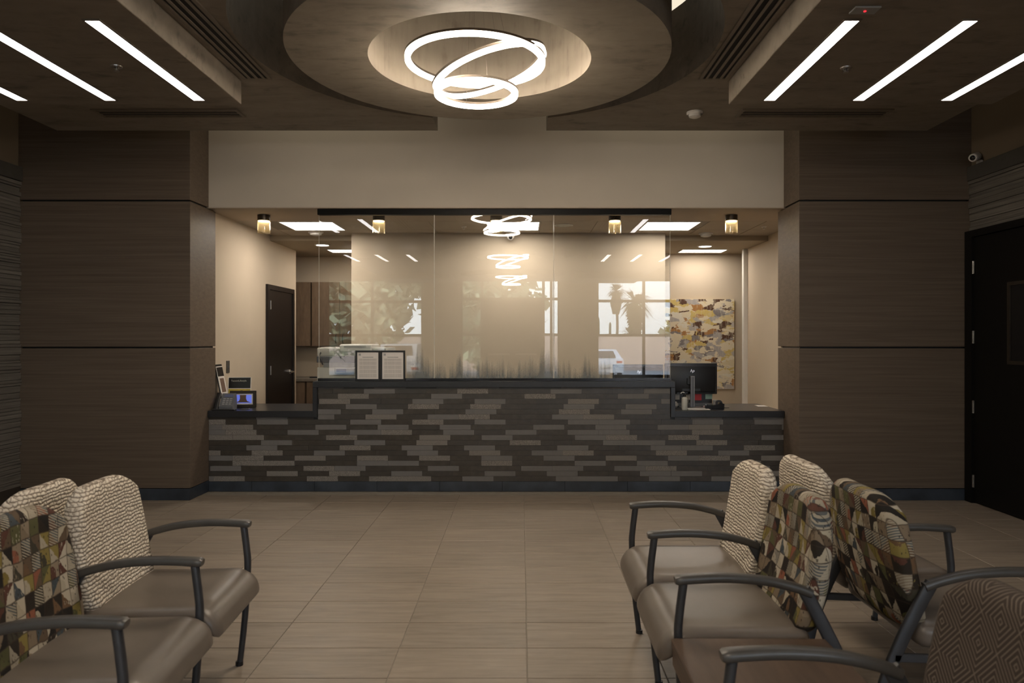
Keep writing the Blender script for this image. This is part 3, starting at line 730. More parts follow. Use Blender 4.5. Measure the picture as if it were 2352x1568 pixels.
# cabinets in the alcove
def handle(x, y, z, l, parent):
    obj('handle', sweep(bmesh.new(), spline([(x, y, z-l/2), (x, y-.028, z-l/2+.02), (x, y-.032, z), (x, y-.028, z+l/2-.02), (x, y, z+l/2)], 3), circ(.006, 8), Vector((1, 0, 0))), M['bronze'], parent, True)
for kx, (x0, nm) in enumerate(((-3.82, 'farther left, mostly behind the wall end'), (-3.0, 'beside the white copier'))):
    x1 = x0+.80
    t = thing('wall_cabinet', 'brown wood upper cabinet in the alcove, '+nm, 'cabinet', ((x0+x1)/2, 10.38, 1.38), 0, 'upper wood cabinets')
    obj('body', box(x0, x1, 10.225, 10.55, 1.38, 2.30), M['cabwood'], t)
    for s in (0, 1):
        a = x0+s*.40; d = obj('door', box(a+.002, a+.398, 10.20, 10.222, 1.383, 2.297, .002), M['cabwood'], t)
        handle(a+(.35 if s == 0 else .05), 10.20, 1.49, .13, d)
    t = thing('base_cabinet', 'brown wood lower cabinet under the grey worktop, '+nm, 'cabinet', ((x0+x1)/2, 10.25, 0), 0, 'lower wood cabinets')
    obj('body', box(x0, x1, 9.975, 10.55, .10, .89), M['cabwood'], t); obj('plinth', box(x0, x1, 10.03, 10.5, 0, .10), M['reveal'], t)
    for s in (0, 1):
        a = x0+s*.40; d = obj('door', box(a+.002, a+.398, 9.95, 9.972, .11, .885, .002), M['cabwood'], t)
        handle(a+(.35 if s == 0 else .05), 9.95, .77, .13, d)
tag(struct('worktop', box(-3.82, -2.19, 9.925, 10.55, .892, .932, .004), plain('grey_laminate_top', (.17, .145, .115), .35)), 'grey laminate worktop on the wood base cabinets in the alcove', 'worktop')
bpy.data.objects['worktop']['kind'] = 'thing'
o = tag(obj('tray', box(-3.0, -2.86, 10.1, 10.2, .933, .95, .004), M['black']), 'small black tray lying on the alcove worktop', 'tray')
# painting
t = thing('wall_painting', 'large square abstract painting in cream, ochre, grey and brown on the office wall', 'painting', (2.38, 10.17, 1.41))
obj('canvas', box(1.78, 3.017, 10.128, 10.132, .775, 2.05), M['art'], t); obj('stretcher', box(1.779, 3.02, 10.130, 10.169, .774, 2.051, .001), M['artedge'], t)
# ------------------------------------------------------------------ reception counter
rc = thing('reception_counter', 'long reception counter faced in grey stone mosaic with black stepped top', 'counter', (CX, YC, 0))
XA, XB, RA, RB = -3.048, 2.553, -2.028, 1.492
obj('body', bx(bx(box(XA, XB, 6.972, 7.68, 0, .723), RA+.01, RB-.01, 6.972, 7.13, .723, 1.013), XA, XB, 6.9745, 6.99, 0, .1), M['reveal'], rc)
obj('low_top', box(XA, RA+.03, 6.930, 7.73, .723, .785, .003), M['ctop'], rc)
obj('low_top', box(RB-.03, XB, 6.930, 7.73, .723, .785, .003), M['ctop'], rc)
obj('desk_surface', box(RA+.03, RB-.03, 7.14, 7.73, .735, .775, .003), M['ctop'], rc)
bm = box(RA, RB, 6.928, 7.20, 1.013, 1.071, .003); obj('high_top', bm, M['ctop'], rc)
for a in (RA, RB-.042): obj('end_panel', box(a, a+.042, 6.929, 7.19, .724, 1.013, .002), M['ctop'], rc)
LT, HT = .303, .0502
cache = {}
TL = []
def mosaic_tile(*a): TL.append(a)
def lay_tile(x0, x1, z0, z1, kind):
    key = (round(x1-x0, 3), round(z1-z0, 3), kind)
    if key not in cache:
        w, h = x1-x0, z1-z0
        bm = box(-w/2+.0007, w/2-.0007, 0, .012, -h/2+.0007, h/2-.0007)
        cache[key] = mesh(bm, 'mosaic_tile', MOS[kind])
    o = link('mosaic_tile', cache[key], rc); o.location = ((x0+x1)/2-CX, random.uniform(-.0025, .001), (z0+z1)/2)
def cut(a, b, lo, hi): return max(a, lo), min(b, hi)
def rows_run(lo, hi, r, z0, z1, off):
    x = lo-off; last = None; n = 0
    # light and dark tiles alternate in short runs
    i = 0; rr = random.Random(r*17+3)
    light = rr.random() < .5; left = rr.choice((1, 1, 2)) if light else rr.choice((1, 2, 2))
    while x < hi:
        kind = rr.choice(('vrib', 'hrib', 'pitted', 'vrib', 'pitted', 'hrib')) if light else 'dark'
        a, b = cut(x, x+LT, lo, hi)
        if b-a > .012: mosaic_tile(a, b, z0, z1, kind)
        x += LT; left -= 1
        if left <= 0: light = not light; left = rr.choice((1, 1, 1, 2)) if light else rr.choice((1, 1, 2, 2))
for r in range(19):
    z0 = .097+HT*r; z1 = z0+HT; rr = random.Random(r); off = rr.uniform(0, LT)
    if z1 <= .7235: rows_run(XA, XB, r, z0, z1, off)
    elif z0 < .7235 and .7235-z0 > .012:
        rows_run(XA, RA, r, z0, .7225, off); rows_run(RA+.044, RB-.044, r+40, z0, z1, off); rows_run(RB, XB, r+80, z0, .7225, off)
    else: rows_run(RA+.044, RB-.044, r, z0, min(z1, 1.0125), off)
TL.sort(key=lambda a: -(a[1]-a[0])*(a[3]-a[2]))
for a in TL[:300]: lay_tile(*a)
bm = bmesh.new(); kinds = list(MOS)          # the cut end pieces past the first 300
for x0, x1, z0, z1, k in TL[300:]:
    n0 = len(bm.faces); bx(bm, x0+.0007, x1-.0007, YC, YC+.012, z0+.0007, z1-.0007); bm.faces.ensure_lookup_table()
    for f in bm.faces[n0:]: f.material_index = kinds.index(k)
o = obj('mosaic_offcuts', bm, [MOS[k] for k in kinds], rc); o['kind'] = 'stuff'
x = XA; ph = .42
while x < XB:
    w = min(x+ph, XB)-x
    obj('base_tile', box(x+.001, x+w-.001, 6.953, 6.974, 0, .095, .001), M['base'], rc); x += w; ph = .61
# glass screen
gs = thing('glass_screen', 'clear three pane glass screen with black head track on the raised counter', 'glass screen', (CX, 7.02, 1.071))
obj('head_track', box(-2.0, 1.468, 6.99, 7.05, 2.70, 2.7565, .002), M['blackdoor'], gs)
obj('sill_channel', box(-2.0, 1.468, 7.003, 7.037, 1.0712, 1.098, .001), M['gloss'], gs)
xs = [-1.995, -.858, .316, 1.463]
for a, b_ in zip(xs, xs[1:]):
    p = obj('pane', box(a+.002, b_-.002, 7.015, 7.025, 1.097, 2.702), M['pane'], gs)
    for e in (a+.002, b_-.0045): obj('pane_edge', box(e, e+.0025, 7.0145, 7.0255, 1.0985, 2.6995), M['edge'], p)
# right black lobby door with lite
d2 = struct('door_2', box(XR-.05, XR-.004, 5.36, 6.46, .012, 2.40, .003), M['blackdoor'])
bm = bmesh.new(); bx(bm, XR-.07, XR-.002, 6.46, 6.56, 0, 2.465); bx(bm, XR-.07, XR-.002, 4.2, 5.3, 0, 2.465); bx(bm, XR-.07, XR-.002, 5.3, 6.46, 2.405, 2.465)
obj('door_frame', bm, M['blackdoor'], d2)
for z in (2.13, 1.50, .87, .20): obj('hinge', cyl(cyl(bmesh.new(), (XR-.058, 6.455), .010, .010, z-.057, z+.057, 10), (XR-.058, 6.44), .004, .004, z-.057, z+.057, 6), M['hinge'], d2, True)
bm = bmesh.new()
for a in ((5.55, 6.00, 1.93, 1.96), (5.55, 6.00, 1.27, 1.30), (5.97, 6.00, 1.30, 1.93), (5.55, 5.58, 1.30, 1.93)): bx(bm, XR-.062, XR-.048, *a)
obj('lite_frame', bm, M['bronze'], d2); obj('lite_glass', box(XR-.052, XR-.050, 5.58, 5.97, 1.30, 1.93), M['gloss'], d2)
# bullet camera on the right wall
t = thing('wall_camera', 'white bullet security camera on the brown wall above the black door', 'security camera', (XR, 6.42, 3.09))
obj('mount', lathe(bmesh.new(), [(0, 0), (.035, 0), (.035, .02), (.015, .025)], 20).__class__ and box(XR-.03, XR, 6.40, 6.46, 3.05, 3.09, .004), M['white'], t)
bm = lathe(bmesh.new(), [(0, -.075), (.030, -.075), (.036, -.068), (.036, .05), (.03, .06), (0, .06)], 24)
o = obj('housing', bm, M['white'], t, 40, True); o.location = (-.06, 0, .03); o.rotation_euler = Vector((-.72, -.62, -.28)).to_track_quat('-Z', 'Y').to_euler()
o2 = obj('lens', lathe(bmesh.new(), [(0, -.0785), (.02, -.077), (.024, -.0745)], 20), M['gloss'], t, 40, True); o2.location = o.location; o2.rotation_euler = o.rotation_euler
# ------------------------------------------------------------------ things on the counter
for k, (x, lab) in enumerate(((-1.503, 'black framed letter standing against the glass, nearer the counter step'), (-1.259, 'black framed letter standing against the glass, the one farther from the counter step'))):
    t = thing('document_frame', lab, 'document frame', (x, 6.985, 1.071), 0, 'framed letters on the raised counter')
    w, h = .1205, .300; bm = bmesh.new(); f = .017
    for a in ((-w, w, 0, f+.004), (-w, w, h-f, h), (-w, -w+f, f, h-f), (w-f, w, f, h-f)): bx(bm, a[0], a[1], -.010, .006, a[2], a[3], .001)
    obj('frame', bm, M['black'], t, local=True)
    obj('letter', box(-w+f-.002, w-f+.002, -.003, .003, f, h-f), M['paper'], t, local=True)
    obj('lettering', box(-w+f+.018, w-f-.018, -.0036, -.003, f+.012, h-f-.062), M['doc'], t, local=True)
    bm = bmesh.new(); bx(bm, -w+f+.014, -w+f+.022, -.0036, -.003, h-f-.034, h-f-.014); bx(bm, -w+f+.025, -w+f+.034, -.0036, -.003, h-f-.034, h-f-.014); bx(bm, -w+f+.016, -w+f+.03, -.0037, -.003, h-f-.026, h-f-.022)
    obj('emblem', bm, M['midgrey'], t, local=True)
    obj('heading', box(-w+f+.05, w-f-.05, -.0036, -.003, h-f-.052, h-f-.046), M['midgrey'], t, local=True)
    obj('backing', box(-w+.004, w-.004, .004, .010, .003, h-.004), M['black'], t, local=True)
# copier behind the glass
cp = thing('copier', 'large white office copier with dark band behind the left glass pane', 'copier', (-1.87, 8.2, 0))
obj('lower_body', box(-2.27, -1.48, 7.92, 8.52, .03, 1.17, .012, 2), M['offwhite'], cp, 30)
obj('dark_band', box(-2.272, -1.478, 7.915, 8.525, 1.222, 1.292, .004), M['grey'], cp)
obj('output_gap', box(-2.20, -1.478, 7.93, 8.50, 1.17, 1.222), M['midgrey'], cp)
obj('scanner_lid', box(-2.27, -1.50, 7.92, 8.50, 1.292, 1.385, .012, 2), M['offwhite'], cp, 30)
obj('document_feeder', box(-2.02, -1.66, 7.90, 8.40, 1.335, 1.425, .022, 3), M['white'], cp, 30)
for k in range(3): obj('feeder_slot', box(-1.97+.004, -1.72, 7.895, 7.90, 1.405-k*.008, 1.408-k*.008), M['midgrey'], cp)
obj('control_panel', box(-2.06, -1.70, 7.86, 7.93, 1.105, 1.165, .006), M['midgrey'], cp); obj('display', box(-2.04, -1.93, 7.857, 7.861, 1.118, 1.155), M['lcd'], cp)
for k in range(3): obj('paper_tray', box(-2.24, -1.51, 7.905, 7.93, .12+.30*k, .40+.30*k, .006), M['white'], cp)
obj('side_latch', sweep(bmesh.new(), spline([(-2.22, 7.90, 1.335), (-2.235, 7.89, 1.30), (-2.215, 7.89, 1.25), (-2.20, 7.90, 1.20)], 4), circ(.008, 8), Vector((1, 0, 0))), M['black'], cp, True)
o = tag(obj('paper_sheet', box(-2.25, -2.08, 8.0, 8.22, 1.386, 1.392), M['paper']), 'white papers lying on the copier lid', 'paper')
# magazines, phone, picture frame on the left counter
zc = .7858
def tilt_x(parent_loc, rz, lean): return Matrix.Translation(parent_loc) @ Matrix.Rotation(rz, 4, 'Z') @ Matrix.Rotation(-lean, 4, 'X')
t = thing('magazine', 'upright magazine with a black and yellow cover on the left counter', 'magazine', (-2.945, 7.44, zc))
t.rotation_euler = (-.10, 0, .10)
obj('pages', box(-.117, .117, .0, .006, .003, .300), M['paper'], t, local=True)
obj('black_cover', box(-.110, .110, -.0012, 0, .185, .294), M['cover'], t, local=True)
obj('cover_picture', box(-.110, .110, -.0012, 0, .008, .176), M['yellow'], t, local=True)
bm = prism(bmesh.new(), [(-.06, .03), (-.02, .09), (-.04, .15), (.03, .165), (.06, .12), (.03, .06), (.05, .02)], 'y', -.0018, -.0012); obj('cover_figure', bm, M['brownskin'], t, local=True)
tx = text('lettering', 'TucsonLifestyle', .025, (0, 0, 0), Matrix.Identity(3), M['lettering'], t); tx.location = (-.008, -.002, .262); tx.rotation_euler = (PI/2, 0, 0)
t = thing('brochure_stand', 'tall leaning brochure stand with a white and black leaflet beside the column', 'brochure stand', (-3.034, 7.245, zc))
t.rotation_euler = (0, 0, 0)
def leanbox(x0, x1, y0, y1, z0, z1, k=.20):
    b = box(x0, x1, y0, y1, z0, z1)
    for v in b.verts: v.co.x -= v.co.z*k
    return b
obj('leaflet', leanbox(.045, .049, -.074, .074, .005, .42), M['paper'], t, local=True)
obj('leaflet_header', leanbox(.049, .0500, -.070, .070, .32, .412), M['cover'], t, local=True)
obj('leaflet_picture', leanbox(.049, .0500, -.045, .05, .16, .30), M['brownskin'], t, local=True)
obj('holder', bx(leanbox(.036, .044, -.08, .08, 0, .44), -.055, .06, -.08, .08, 0, .006), M['black'], t, local=True)
obj('holder_lip', leanbox(.056, .059, -.08, .08, .0, .12), M['acrylic'], t, local=True)
t = thing('desk_phone', 'grey desk telephone with keypad and handset on the left counter', 'telephone', (-2.915, 7.085, zc), .06)
bm = prism(bmesh.new(), [(-.06, 0), (.07, 0), (.07, .09), (.055, .155), (.045, .155), (-.06, .035)], 'x', -.066, .066); obj('body', bm, M['grey'], t, local=True)
# keypad face is the sloped front
fn = Matrix.Translation((0, -.0, 0))
def onface(u, v, w, h, dz, name, mt):
    """u across, v up the sloped face (0..1)"""
    a = Vector((0, -.06, .035)); b2 = Vector((0, .045, .155)); d = (b2-a); L = d.length; d.normalize(); nn = Vector((0, -d.z, d.y))
    bm = box(-w/2, w/2, -h/2, h/2, -.001, dz)
    m = Matrix((Vector((1, 0, 0)), d, nn)).transposed().to_4x4(); m.translation = a+d*(v*L)+Vector((u, 0, 0)); bm.transform(m)
    return obj(name, bm, mt, t, local=True)
onface(.004, .80, .085, .030, .003, 'display', M['lcd'])
for i in range(4):
    for j in range(3): onface(-.030+.032*j, .16+.135*i, .022, .012, .004, 'key', M['midgrey'])
bm = sweep(bmesh.new(), spline([(-.090, -.068, .006), (-.090, -.055, .05), (-.090, -.02, .10), (-.090, .015, .135), (-.090, .03, .155)], 4), rrect(.042, .03, .01), Vector((1, 0, 0))); obj('handset', bm, M['black'], t, True, True)
t = thing('digital_picture_frame', 'small dark framed digital picture with a blue screen beside the phone', 'picture frame', (-2.842, 7.29, zc), .08)
w, h = .13, .17; bm = bmesh.new()
for a in ((-w, w, 0, .03), (-w, w, h-.03, h), (-w, -w+.032, .03, h-.03), (w-.032, w, .03, h-.03)): bx(bm, a[0], a[1], -.012, .012, a[2], a[3], .003)
obj('frame', bm, M['bronze'], t, local=True)
obj('mat_border', box(-w+.03, w-.03, -.005, .006, .028, h-.028), M['paper'], t, local=True)
obj('screen', box(-w+.046, w-.046, -.0065, -.005, .043, h-.043), M['screen'], t, local=True)
bm = prism(bmesh.new(), [(-.075, .05), (.075, .05), (.04, .065), (.03, .09), (.032, .127), (-.032, .127), (-.03, .09), (-.04, .065)], 'y', -.0075, -.0065); obj('screen_image', bm, M['brownskin'], t, local=True)
obj('easel_leg', bx(bmesh.new(), -.02, .02, .0125, .08, 0.0005, .006), M['black'], t, local=True)
o = tag(obj('writing_pad', box(-3.02, -2.80, 6.95, 7.015, zc, zc+.012, .003), M['black']), 'flat black pad lying in front of the desk phone', 'pad')
o = tag(obj('phone_cable', sweep(bmesh.new(), spline([(-2.82, 7.09, zc+.004), (-2.78, 7.07, zc+.005), (-2.73, 7.10, zc+.012), (-2.70, 7.07, zc+.004), (-2.76, 7.03, zc+.004)], 6), circ(.003, 6), Vector((0, 0, 1))), M['black'], None, True), 'thin black cable curling on the left counter by the phone', 'cable')
# monitors (seen from behind)
ZD = .7758
def monitor(x, y, z0, w, zb, zt, label, lean=0):
    t = thing('computer_monitor', label, 'monitor', (x, y, z0), 0, 'black computer monitors seen from behind')
    obj('display_panel', box(x-w/2, x+w/2, y+.04, y+.075, zb, zt, .004), M['gloss'], t)
    obj('rear_shell', box(x-w/2+.02, x+w/2-.02, y+.015, y+.042, zb+.02, zt-.03, .012, 2), M['black'], t, 30)
    obj('bezel_rim', box(x-w/2, x+w/2, y+.038, y+.046, zt-.001, zt+.002), M['midgrey'], t)
    obj('port_cover', box(x-.10, x+.09, y+.008, y+.02, zb+.03, zb+.06, .003), M['black'], t)
    obj('stand_column', box(x-.022, x+.022, y-.03, y-.005, z0+.012, zb+.185, .003), M['hinge'], t)
    obj('column_face', box(x-.015, x+.015, y-.032, y-.029, z0+.016, zb+.178), M['grey'], t)
    obj('stand_arm', box(x-.05, x+.03, y-.006, y+.02, zb+.10, zb+.165, .004), M['black'], t)
    obj('stand_base', box(x-.11, x+.11, y-.10, y+.10, z0, z0+.012, .004), M['steel'], t)
    text('logo', 'hp', .044, (x+.005, y+.0142, zt-.075), FACE, M['logo'], t, .35)
    return t
monitor(1.719, 7.20, zc, .528, .925, 1.237, 'black computer monitor on steel stand at the open end of the right counter')
monitor(1.225, 7.47, ZD, .53, .89, 1.215, 'black computer monitor mostly hidden behind the raised counter and glass')
# odds and ends by the right monitor
t = thing('desk_organizer', 'low black desk organizer behind the monitor stand with notes stuck on it', 'desk organizer', (1.745, 7.36, zc))
obj('tray_body', box(1.53, 1.955, 7.325, 7.40, zc, .925, .003), M['black'], t); obj('divider', box(1.74, 1.746, 7.34, 7.395, .92, .935), M['black'], t); obj('shelf_lip', box(1.53, 1.955, 7.315, 7.326, zc, .83, .002), M['grey'], t)
def note(x0, x1, z0, z1, mt, lab, g=None):
    b = box(x0, x1, 7.3205, 7.3225, z0, z1)
    return tag(obj('sticky_note', b, M[mt]), lab, 'sticky note', 'sticky notes on the organizer')
note(1.775, 1.845, .855, .920, 'pink', 'square pink sticky note right of the monitor stand')
note(1.885, 1.955, .868, .920, 'mint', 'pale green sticky note at the end of the organizer')
note(1.565, 1.62, .862, .920, 'paper', 'white note left of the sanitizer bottle'); note(1.67, 1.735, .862, .920, 'paper', 'white note between the bottle and the monitor stand')
t = thing('pump_bottle', 'translucent white pump bottle standing on the right counter left of the monitor stand', 'bottle', (1.608, 7.045, zc))
obj('bottle_body', lathe(bmesh.new(), [(0, 0), (.028, 0), (.030, .006), (.030, .105), (.026, .118), (.012, .125), (.012, .13), (0, .13)], 24), M['offwhite'], t, 40, True)
obj('pump_collar', lathe(bmesh.new(), [(0, .128), (.014, .128), (.014, .148), (.005, .15), (.005, .165), (0, .165)], 16), M['black'], t, 40, True)
obj('pump_spout', sweep(bmesh.new(), spline([(.0, 0, .163), (-.012, 0, .172), (-.032, -.005, .168), (-.036, -.006, .158)], 4), circ(.0045, 8), Vector((0, 1, 0))), M['white'], t, True, True)
t = thing('crumpled_tissue', 'crumpled white tissue beside the pump bottle', 'tissue', (1.548, 7.20, zc))
bm = bmesh.new(); bmesh.ops.create_icosphere(bm, subdivisions=3, radius=.030)
for v in bm.verts: v.co *= 1+.35*(random.random()-.5)
obj('sheet', bm, M['paper'], t, local=True).location = (0, 0, .038)
t = thing('steel_cup', 'small round steel cup at the end of the desk organizer', 'cup', (1.905, 7.295, zc+.0)); t.location.y = 7.28; t.location.x = 2.01; t.location.x = 1.985
obj('cup_body', lathe(bmesh.new(), [(0, 0), (.022, 0), (.034, .03), (.038, .075), (.036, .075), (.03, .03), (0, .012)], 24), M['mug'], t, 40, True)
obj('foot', lathe(bmesh.new(), [(.0, 0), (.022, 0), (.022, .004), (0, .004)], 20), M['steel'], t, True, True)
for k, (x, a, c, lab) in enumerate(((1.66, .25, 'black', 'black pen leaning left of the monitor stand'), (1.675, -.2, 'steel', 'silver pen leaning left of the monitor stand'), (1.69, .35, 'grey', 'grey pen leaning nearest the monitor stand'))):
    t = thing('pen', lab, 'pen', (x, 7.25, zc), 0, 'pens by the monitor stand')
    p = [(0, 0, 0.004), (-math.sin(a)*.14, 0, .10)]
    obj('barrel', sweep(bmesh.new(), p, circ(.004, 8), Vector((0, 1, 0))), M[c], t, True, True)
    obj('tip', sweep(bmesh.new(), [(p[1][0], 0, p[1][2]), (p[1][0]-math.sin(a)*.012, 0, p[1][2]+.008)], [circ(.004, 8), circ(.001, 8)], Vector((0, 1, 0))), M['steel'], t, True, True)
t = thing('tape_dispenser', 'black tape dispenser on the right counter beside the monitor stand', 'tape dispenser', (1.93, 7.13, zc))
bm = prism(bmesh.new(), [(-.095, 0), (.085, 0), (.088, .05), (.05, .066), (.02, .045), (-.05, .035), (-.09, .04)], 'y', -.028, .028); obj('body', bm, M['gloss'], t, local=True)
o = obj('tape_roll', lathe(bmesh.new(), [(.014, -.012), (.034, -.012), (.034, .012), (.014, .012)], 24, (0, 0, 0), True), M['black'], t, 40, True); o.location = (.04, 0, .055); o.rotation_euler = (PI/2, 0, 0)
obj('cutter', box(-.095, -.088, -.015, .015, .038, .046), M['steel'], t, local=True)
for k, (x0, x1, y0, z, c, lab) in enumerate(((1.64, 1.86, 7.03, 0, 'paper', 'white paper sheets lying in front of the monitor stand'), (2.44, 2.54, 7.36, 0, 'paper', 'white paper lying at the far right end of the counter'))):
    tag(obj('paper_sheet', box(x0, x1, y0, y0+.12, zc+z, zc+z+.004), M[c]), lab, 'paper')
o = tag(obj('notepad', box(1.845, 1.955, 7.205, 7.26, zc+.0, zc+.02, .003), plain('pink_white_pad', (.5, .38, .38), .7)), 'stack of pale pink pads right of the monitor stand', 'notepad')
tag(obj('grommet', lathe(bmesh.new(), [(0, .0), (.028, 0), (.028, .004), (0, .005)], 20, (2.08, 7.25, zc)), M['black'], None, 40), 'small round black cable grommet set in the right counter top', 'grommet')
# ------------------------------------------------------------------ tandem chairs
def backrest_mesh(w):
    H, T = .50, .078
    def fn(p):
        s = (p.z+H/2)/H; k = .74+.26*math.sin(PI*min(1, max(0, .20+.70*s)))**.75
        # rounded corners seen from the front
        y = p.y*k; yy = abs(p.y)/(w/2)
        z = p.z-.075*max(0, yy-.45)**2/.3025*max(0, s)**2 + .05*max(0, yy-.4)**2/.36*max(0, 1-2*s)
        x = p.x+.018*(p.y/(w/2))**2-.012*math.sin(PI*s)
        z0 = z+H/2
        return Vector((x-.468-.165*z0, y, .402+z0*1.0))
    return rbox(T, w, H, .036, 12, fn)
def seat_mesh(w):
    def fn(p):
        u = (p.x+.27)/.54; v = p.y/(w/2)
        z = p.z-.012*math.sin(PI*min(1, max(0, u)))*(1-v*v) - (.055*max(0, u-.80)**2/.04 if u > .80 else 0)
        if p.z < 0 and u > .6: z += .02*(u-.6)
        return Vector((p.x-.205, p.y, z+.41))
    return rbox(.54, w, .095, .040, 12, fn)
ARMP = spline([(.012, 0, .640), (-.05, 0, .646), (-.17, 0, .650), (-.30, 0, .640), (-.40, 0, .618), (-.462, 0, .596)], 4)
def arm_mesh():
    sec = rrect(.050, .030, .012, 3); n = len(ARMP)
    secs = []
    for i in range(n):
        t = i/(n-1); k = 1-.30*t; e = .72 if i in (0,) else 1
        secs.append([(a*k*e, b*e) for a, b in sec])
    return sweep(bmesh.new(), ARMP, secs, Vector((0, 1, 0)))
def tandem(name, label, bounds, kinds, loc, rz, group, bdx=0.0):
    """arms at each boundary (metres along the row), one seat between each pair"""
    t = thing(name, label, 'chair', loc, rz, group)
    pads = {'knit': 'cream knit upholstered backrest', 'collage': 'multicoloured collage print backrest', 'maze': 'brown nested square print backrest'}
    for i, y in enumerate(bounds):
        T = lambda bm: (bm.transform(Matrix.Translation((0, y, 0))), bm)[1]
        obj('armrest', T(arm_mesh()), M['armpad'], t, 50, True)
        fl_ = spline([(-.018, 0, .632), (-.004, 0, .52), (.0, 0, .44), (-.012, 0, .22), (-.036, 0, .0)], 4)
        secs = [circ(.0155-.004*max(0, (k/(len(fl_)-1))-.45), 12) for k in range(len(fl_))]
        obj('front_leg', T(sweep(bmesh.new(), fl_, secs, Vector((0, 1, 0)))), M['metal'], t, 50, True)
        rl = spline([(-.435, 0, .612), (-.48, 0, .53), (-.545, 0, .40), (-.60, 0, .26), (-.635, 0, .12), (-.645, 0, .0)], 4)
        obj('rear_leg', T(sweep(bmesh.new(), rl, rrect(.020, .046, .006, 2), Vector((0, 1, 0)))), M['metal'], t, 50, True)
        obj('foot_cap', T(lathe(bmesh.new(), [(0, 0), (.017, 0), (.017, .018), (.0, .02)], 12, (-.037, 0, 0))), M['black'], t, True, True)
    for i, k in enumerate(kinds):
        y0, y1 = bounds[i], bounds[i+1]; yc = (y0+y1)/2; w = y1-y0
        if k == 'table':
            tb = obj('table_top', box(-.50, .03, y0+.026, y1-.026, .418, .450, .004), M['tablewood'], t, local=True); tb['label'] = 'dark wood linking table top'
            obj('table_apron', box(.008, .026, y0+.03, y1-.03, .36, .418), M['tablewood'], t, local=True); continue
        bm = seat_mesh(w-.022); bm.transform(Matrix.Translation((0, yc, 0))); s = obj('seat', bm, M['vinyl'], t, 'all', True)
        bm = backrest_mesh(w-.012); me = mesh(bm, 'backrest', M[k], 'all'); o = link('backrest', me, t); o.location = (bdx-(.05 if k == 'maze' else 0), yc, 0); o['label'] = pads[k]
    obj('seat_beam', sweep(bmesh.new(), [(-.22, bounds[0], .335), (-.22, bounds[-1], .335)], rrect(.05, .03, .004, 1), Vector((1, 0, 0))), M['metal'], t, local=True)
    for y in bounds: obj('cross_bar', sweep(bmesh.new(), [(-.006, y, .345), (-.3, y, .335), (-.57, y, .345)], rrect(.02, .03, .004, 1), Vector((0, 1, 0))), M['metal'], t, local=True)
    return t
G = 'linked waiting room chairs with arms'
tandem('linked_chairs', 'two linked taupe seats facing the aisle, collage and cream backrests, left row of chairs', [0, .58, 1.14], ['collage', 'knit'], (-1.178, 2.11, 0), math.radians(3.4), G, .035)
tandem('linked_chairs', 'linked chairs back to back behind the left row, only the backrest tops showing', [0, .57, 1.14], ['knit', 'collage'], (-2.475, 3.115, 0), PI+math.radians(3.4), G)
tandem('linked_chairs', 'linked seats facing the aisle on the right, with a wood table and three different backrests', [0, .54, 1.11, 1.705, 2.275], ['knit', 'collage', 'table', 'maze'], (.556, 3.60, 0), PI-math.radians(.5), G)
tandem('linked_chairs', 'linked chairs on the right facing the black door, their collage back turned to the aisle', [0, .61, 1.22], ['collage', 'knit'], (1.90, 2.55, 0), 0, G)
# ------------------------------------------------------------------ outside, seen mirrored in the glass
struct('ground', box(-60, 60, -90, YF-.2, -.75, -.45), M['asphalt'])
struct('sidewalk', box(-20, 20, -10.5, YF-.2, -.46, -.02), M['block'])
struct('wall_boundary', box(-45, 45, -30.2, -30, -.45, 1.75), M['block'])
rnd = random.Random(5)
def palm(x, y, h, r, label, skirt=0):
    t = thing('palm_tree', label, 'palm tree', (x, y, -.45), 0, 'palms mirrored in the glass')
    obj('trunk', sweep(bmesh.new(), spline([(0, 0, 0), (.1, 0, h*.5), (0, 0, h)], 6), circ(.10, 10), Vector((0, 1, 0))), M['bark'], t, True, True)
    bm = bmesh.new()
    for k in range(46):
        a = rnd.uniform(0, 2*PI); e = rnd.uniform(-.7, 1.1); L = r*rnd.uniform(.8, 1.1); d = Vector((math.cos(a)*math.cos(e), math.sin(a)*math.cos(e), math.sin(e)))
        s = Vector((-math.sin(a), math.cos(a), 0)); p0 = Vector((0, 0, h))
        for q in range(7):
            f = (q-3)/3; tip = p0+d*L+s*f*L*.38+Vector((0, 0, -.25*L*abs(f)-.12*L)); mid = p0+d*L*.55+s*f*L*.16
            vs = [bm.verts.new(v) for v in (mid-s*.03*L, tip, mid+s*.03*L)]; bm.faces.new(vs)
        vs = [bm.verts.new(v) for v in (p0-s*.03, p0+d*L*.62-s*.12*L, p0+d*L*.62+s*.12*L, p0+s*.03)]; bm.faces.new(vs)
    obj('fronds', bm, M['frond'], t, local=True)
    if skirt:
        bm = bmesh.new()
        for k in range(120):
            a = rnd.uniform(0, 2*PI); z = h-rnd.uniform(.0, skirt); q = Vector((math.cos(a), math.sin(a), 0)); s = Vector((-math.sin(a), math.cos(a), 0)); rr = .85*r*(1-.6*(h-z)/skirt)*.6
            bm.faces.new([bm.verts.new(v) for v in (Vector((0, 0, z))+q*.15-s*.12, Vector((0, 0, z-.9))+q*rr-s*.2, Vector((0, 0, z-.9))+q*rr+s*.2, Vector((0, 0, z))+q*.15+s*.12)])
        obj('dry_skirt', bm, M['skirt'], t, local=True)
palm(7.15, -40, 5.6, .85, 'tall thin palm mirrored in the right window reflection', .9)
palm(9.0, -42.5, 4.9, 1.6, 'thick bushy palm mirrored in the right window reflection', 2.2)
palm(7.6, -36, 2.3, .8, 'short palm mirrored low in the right window reflection')
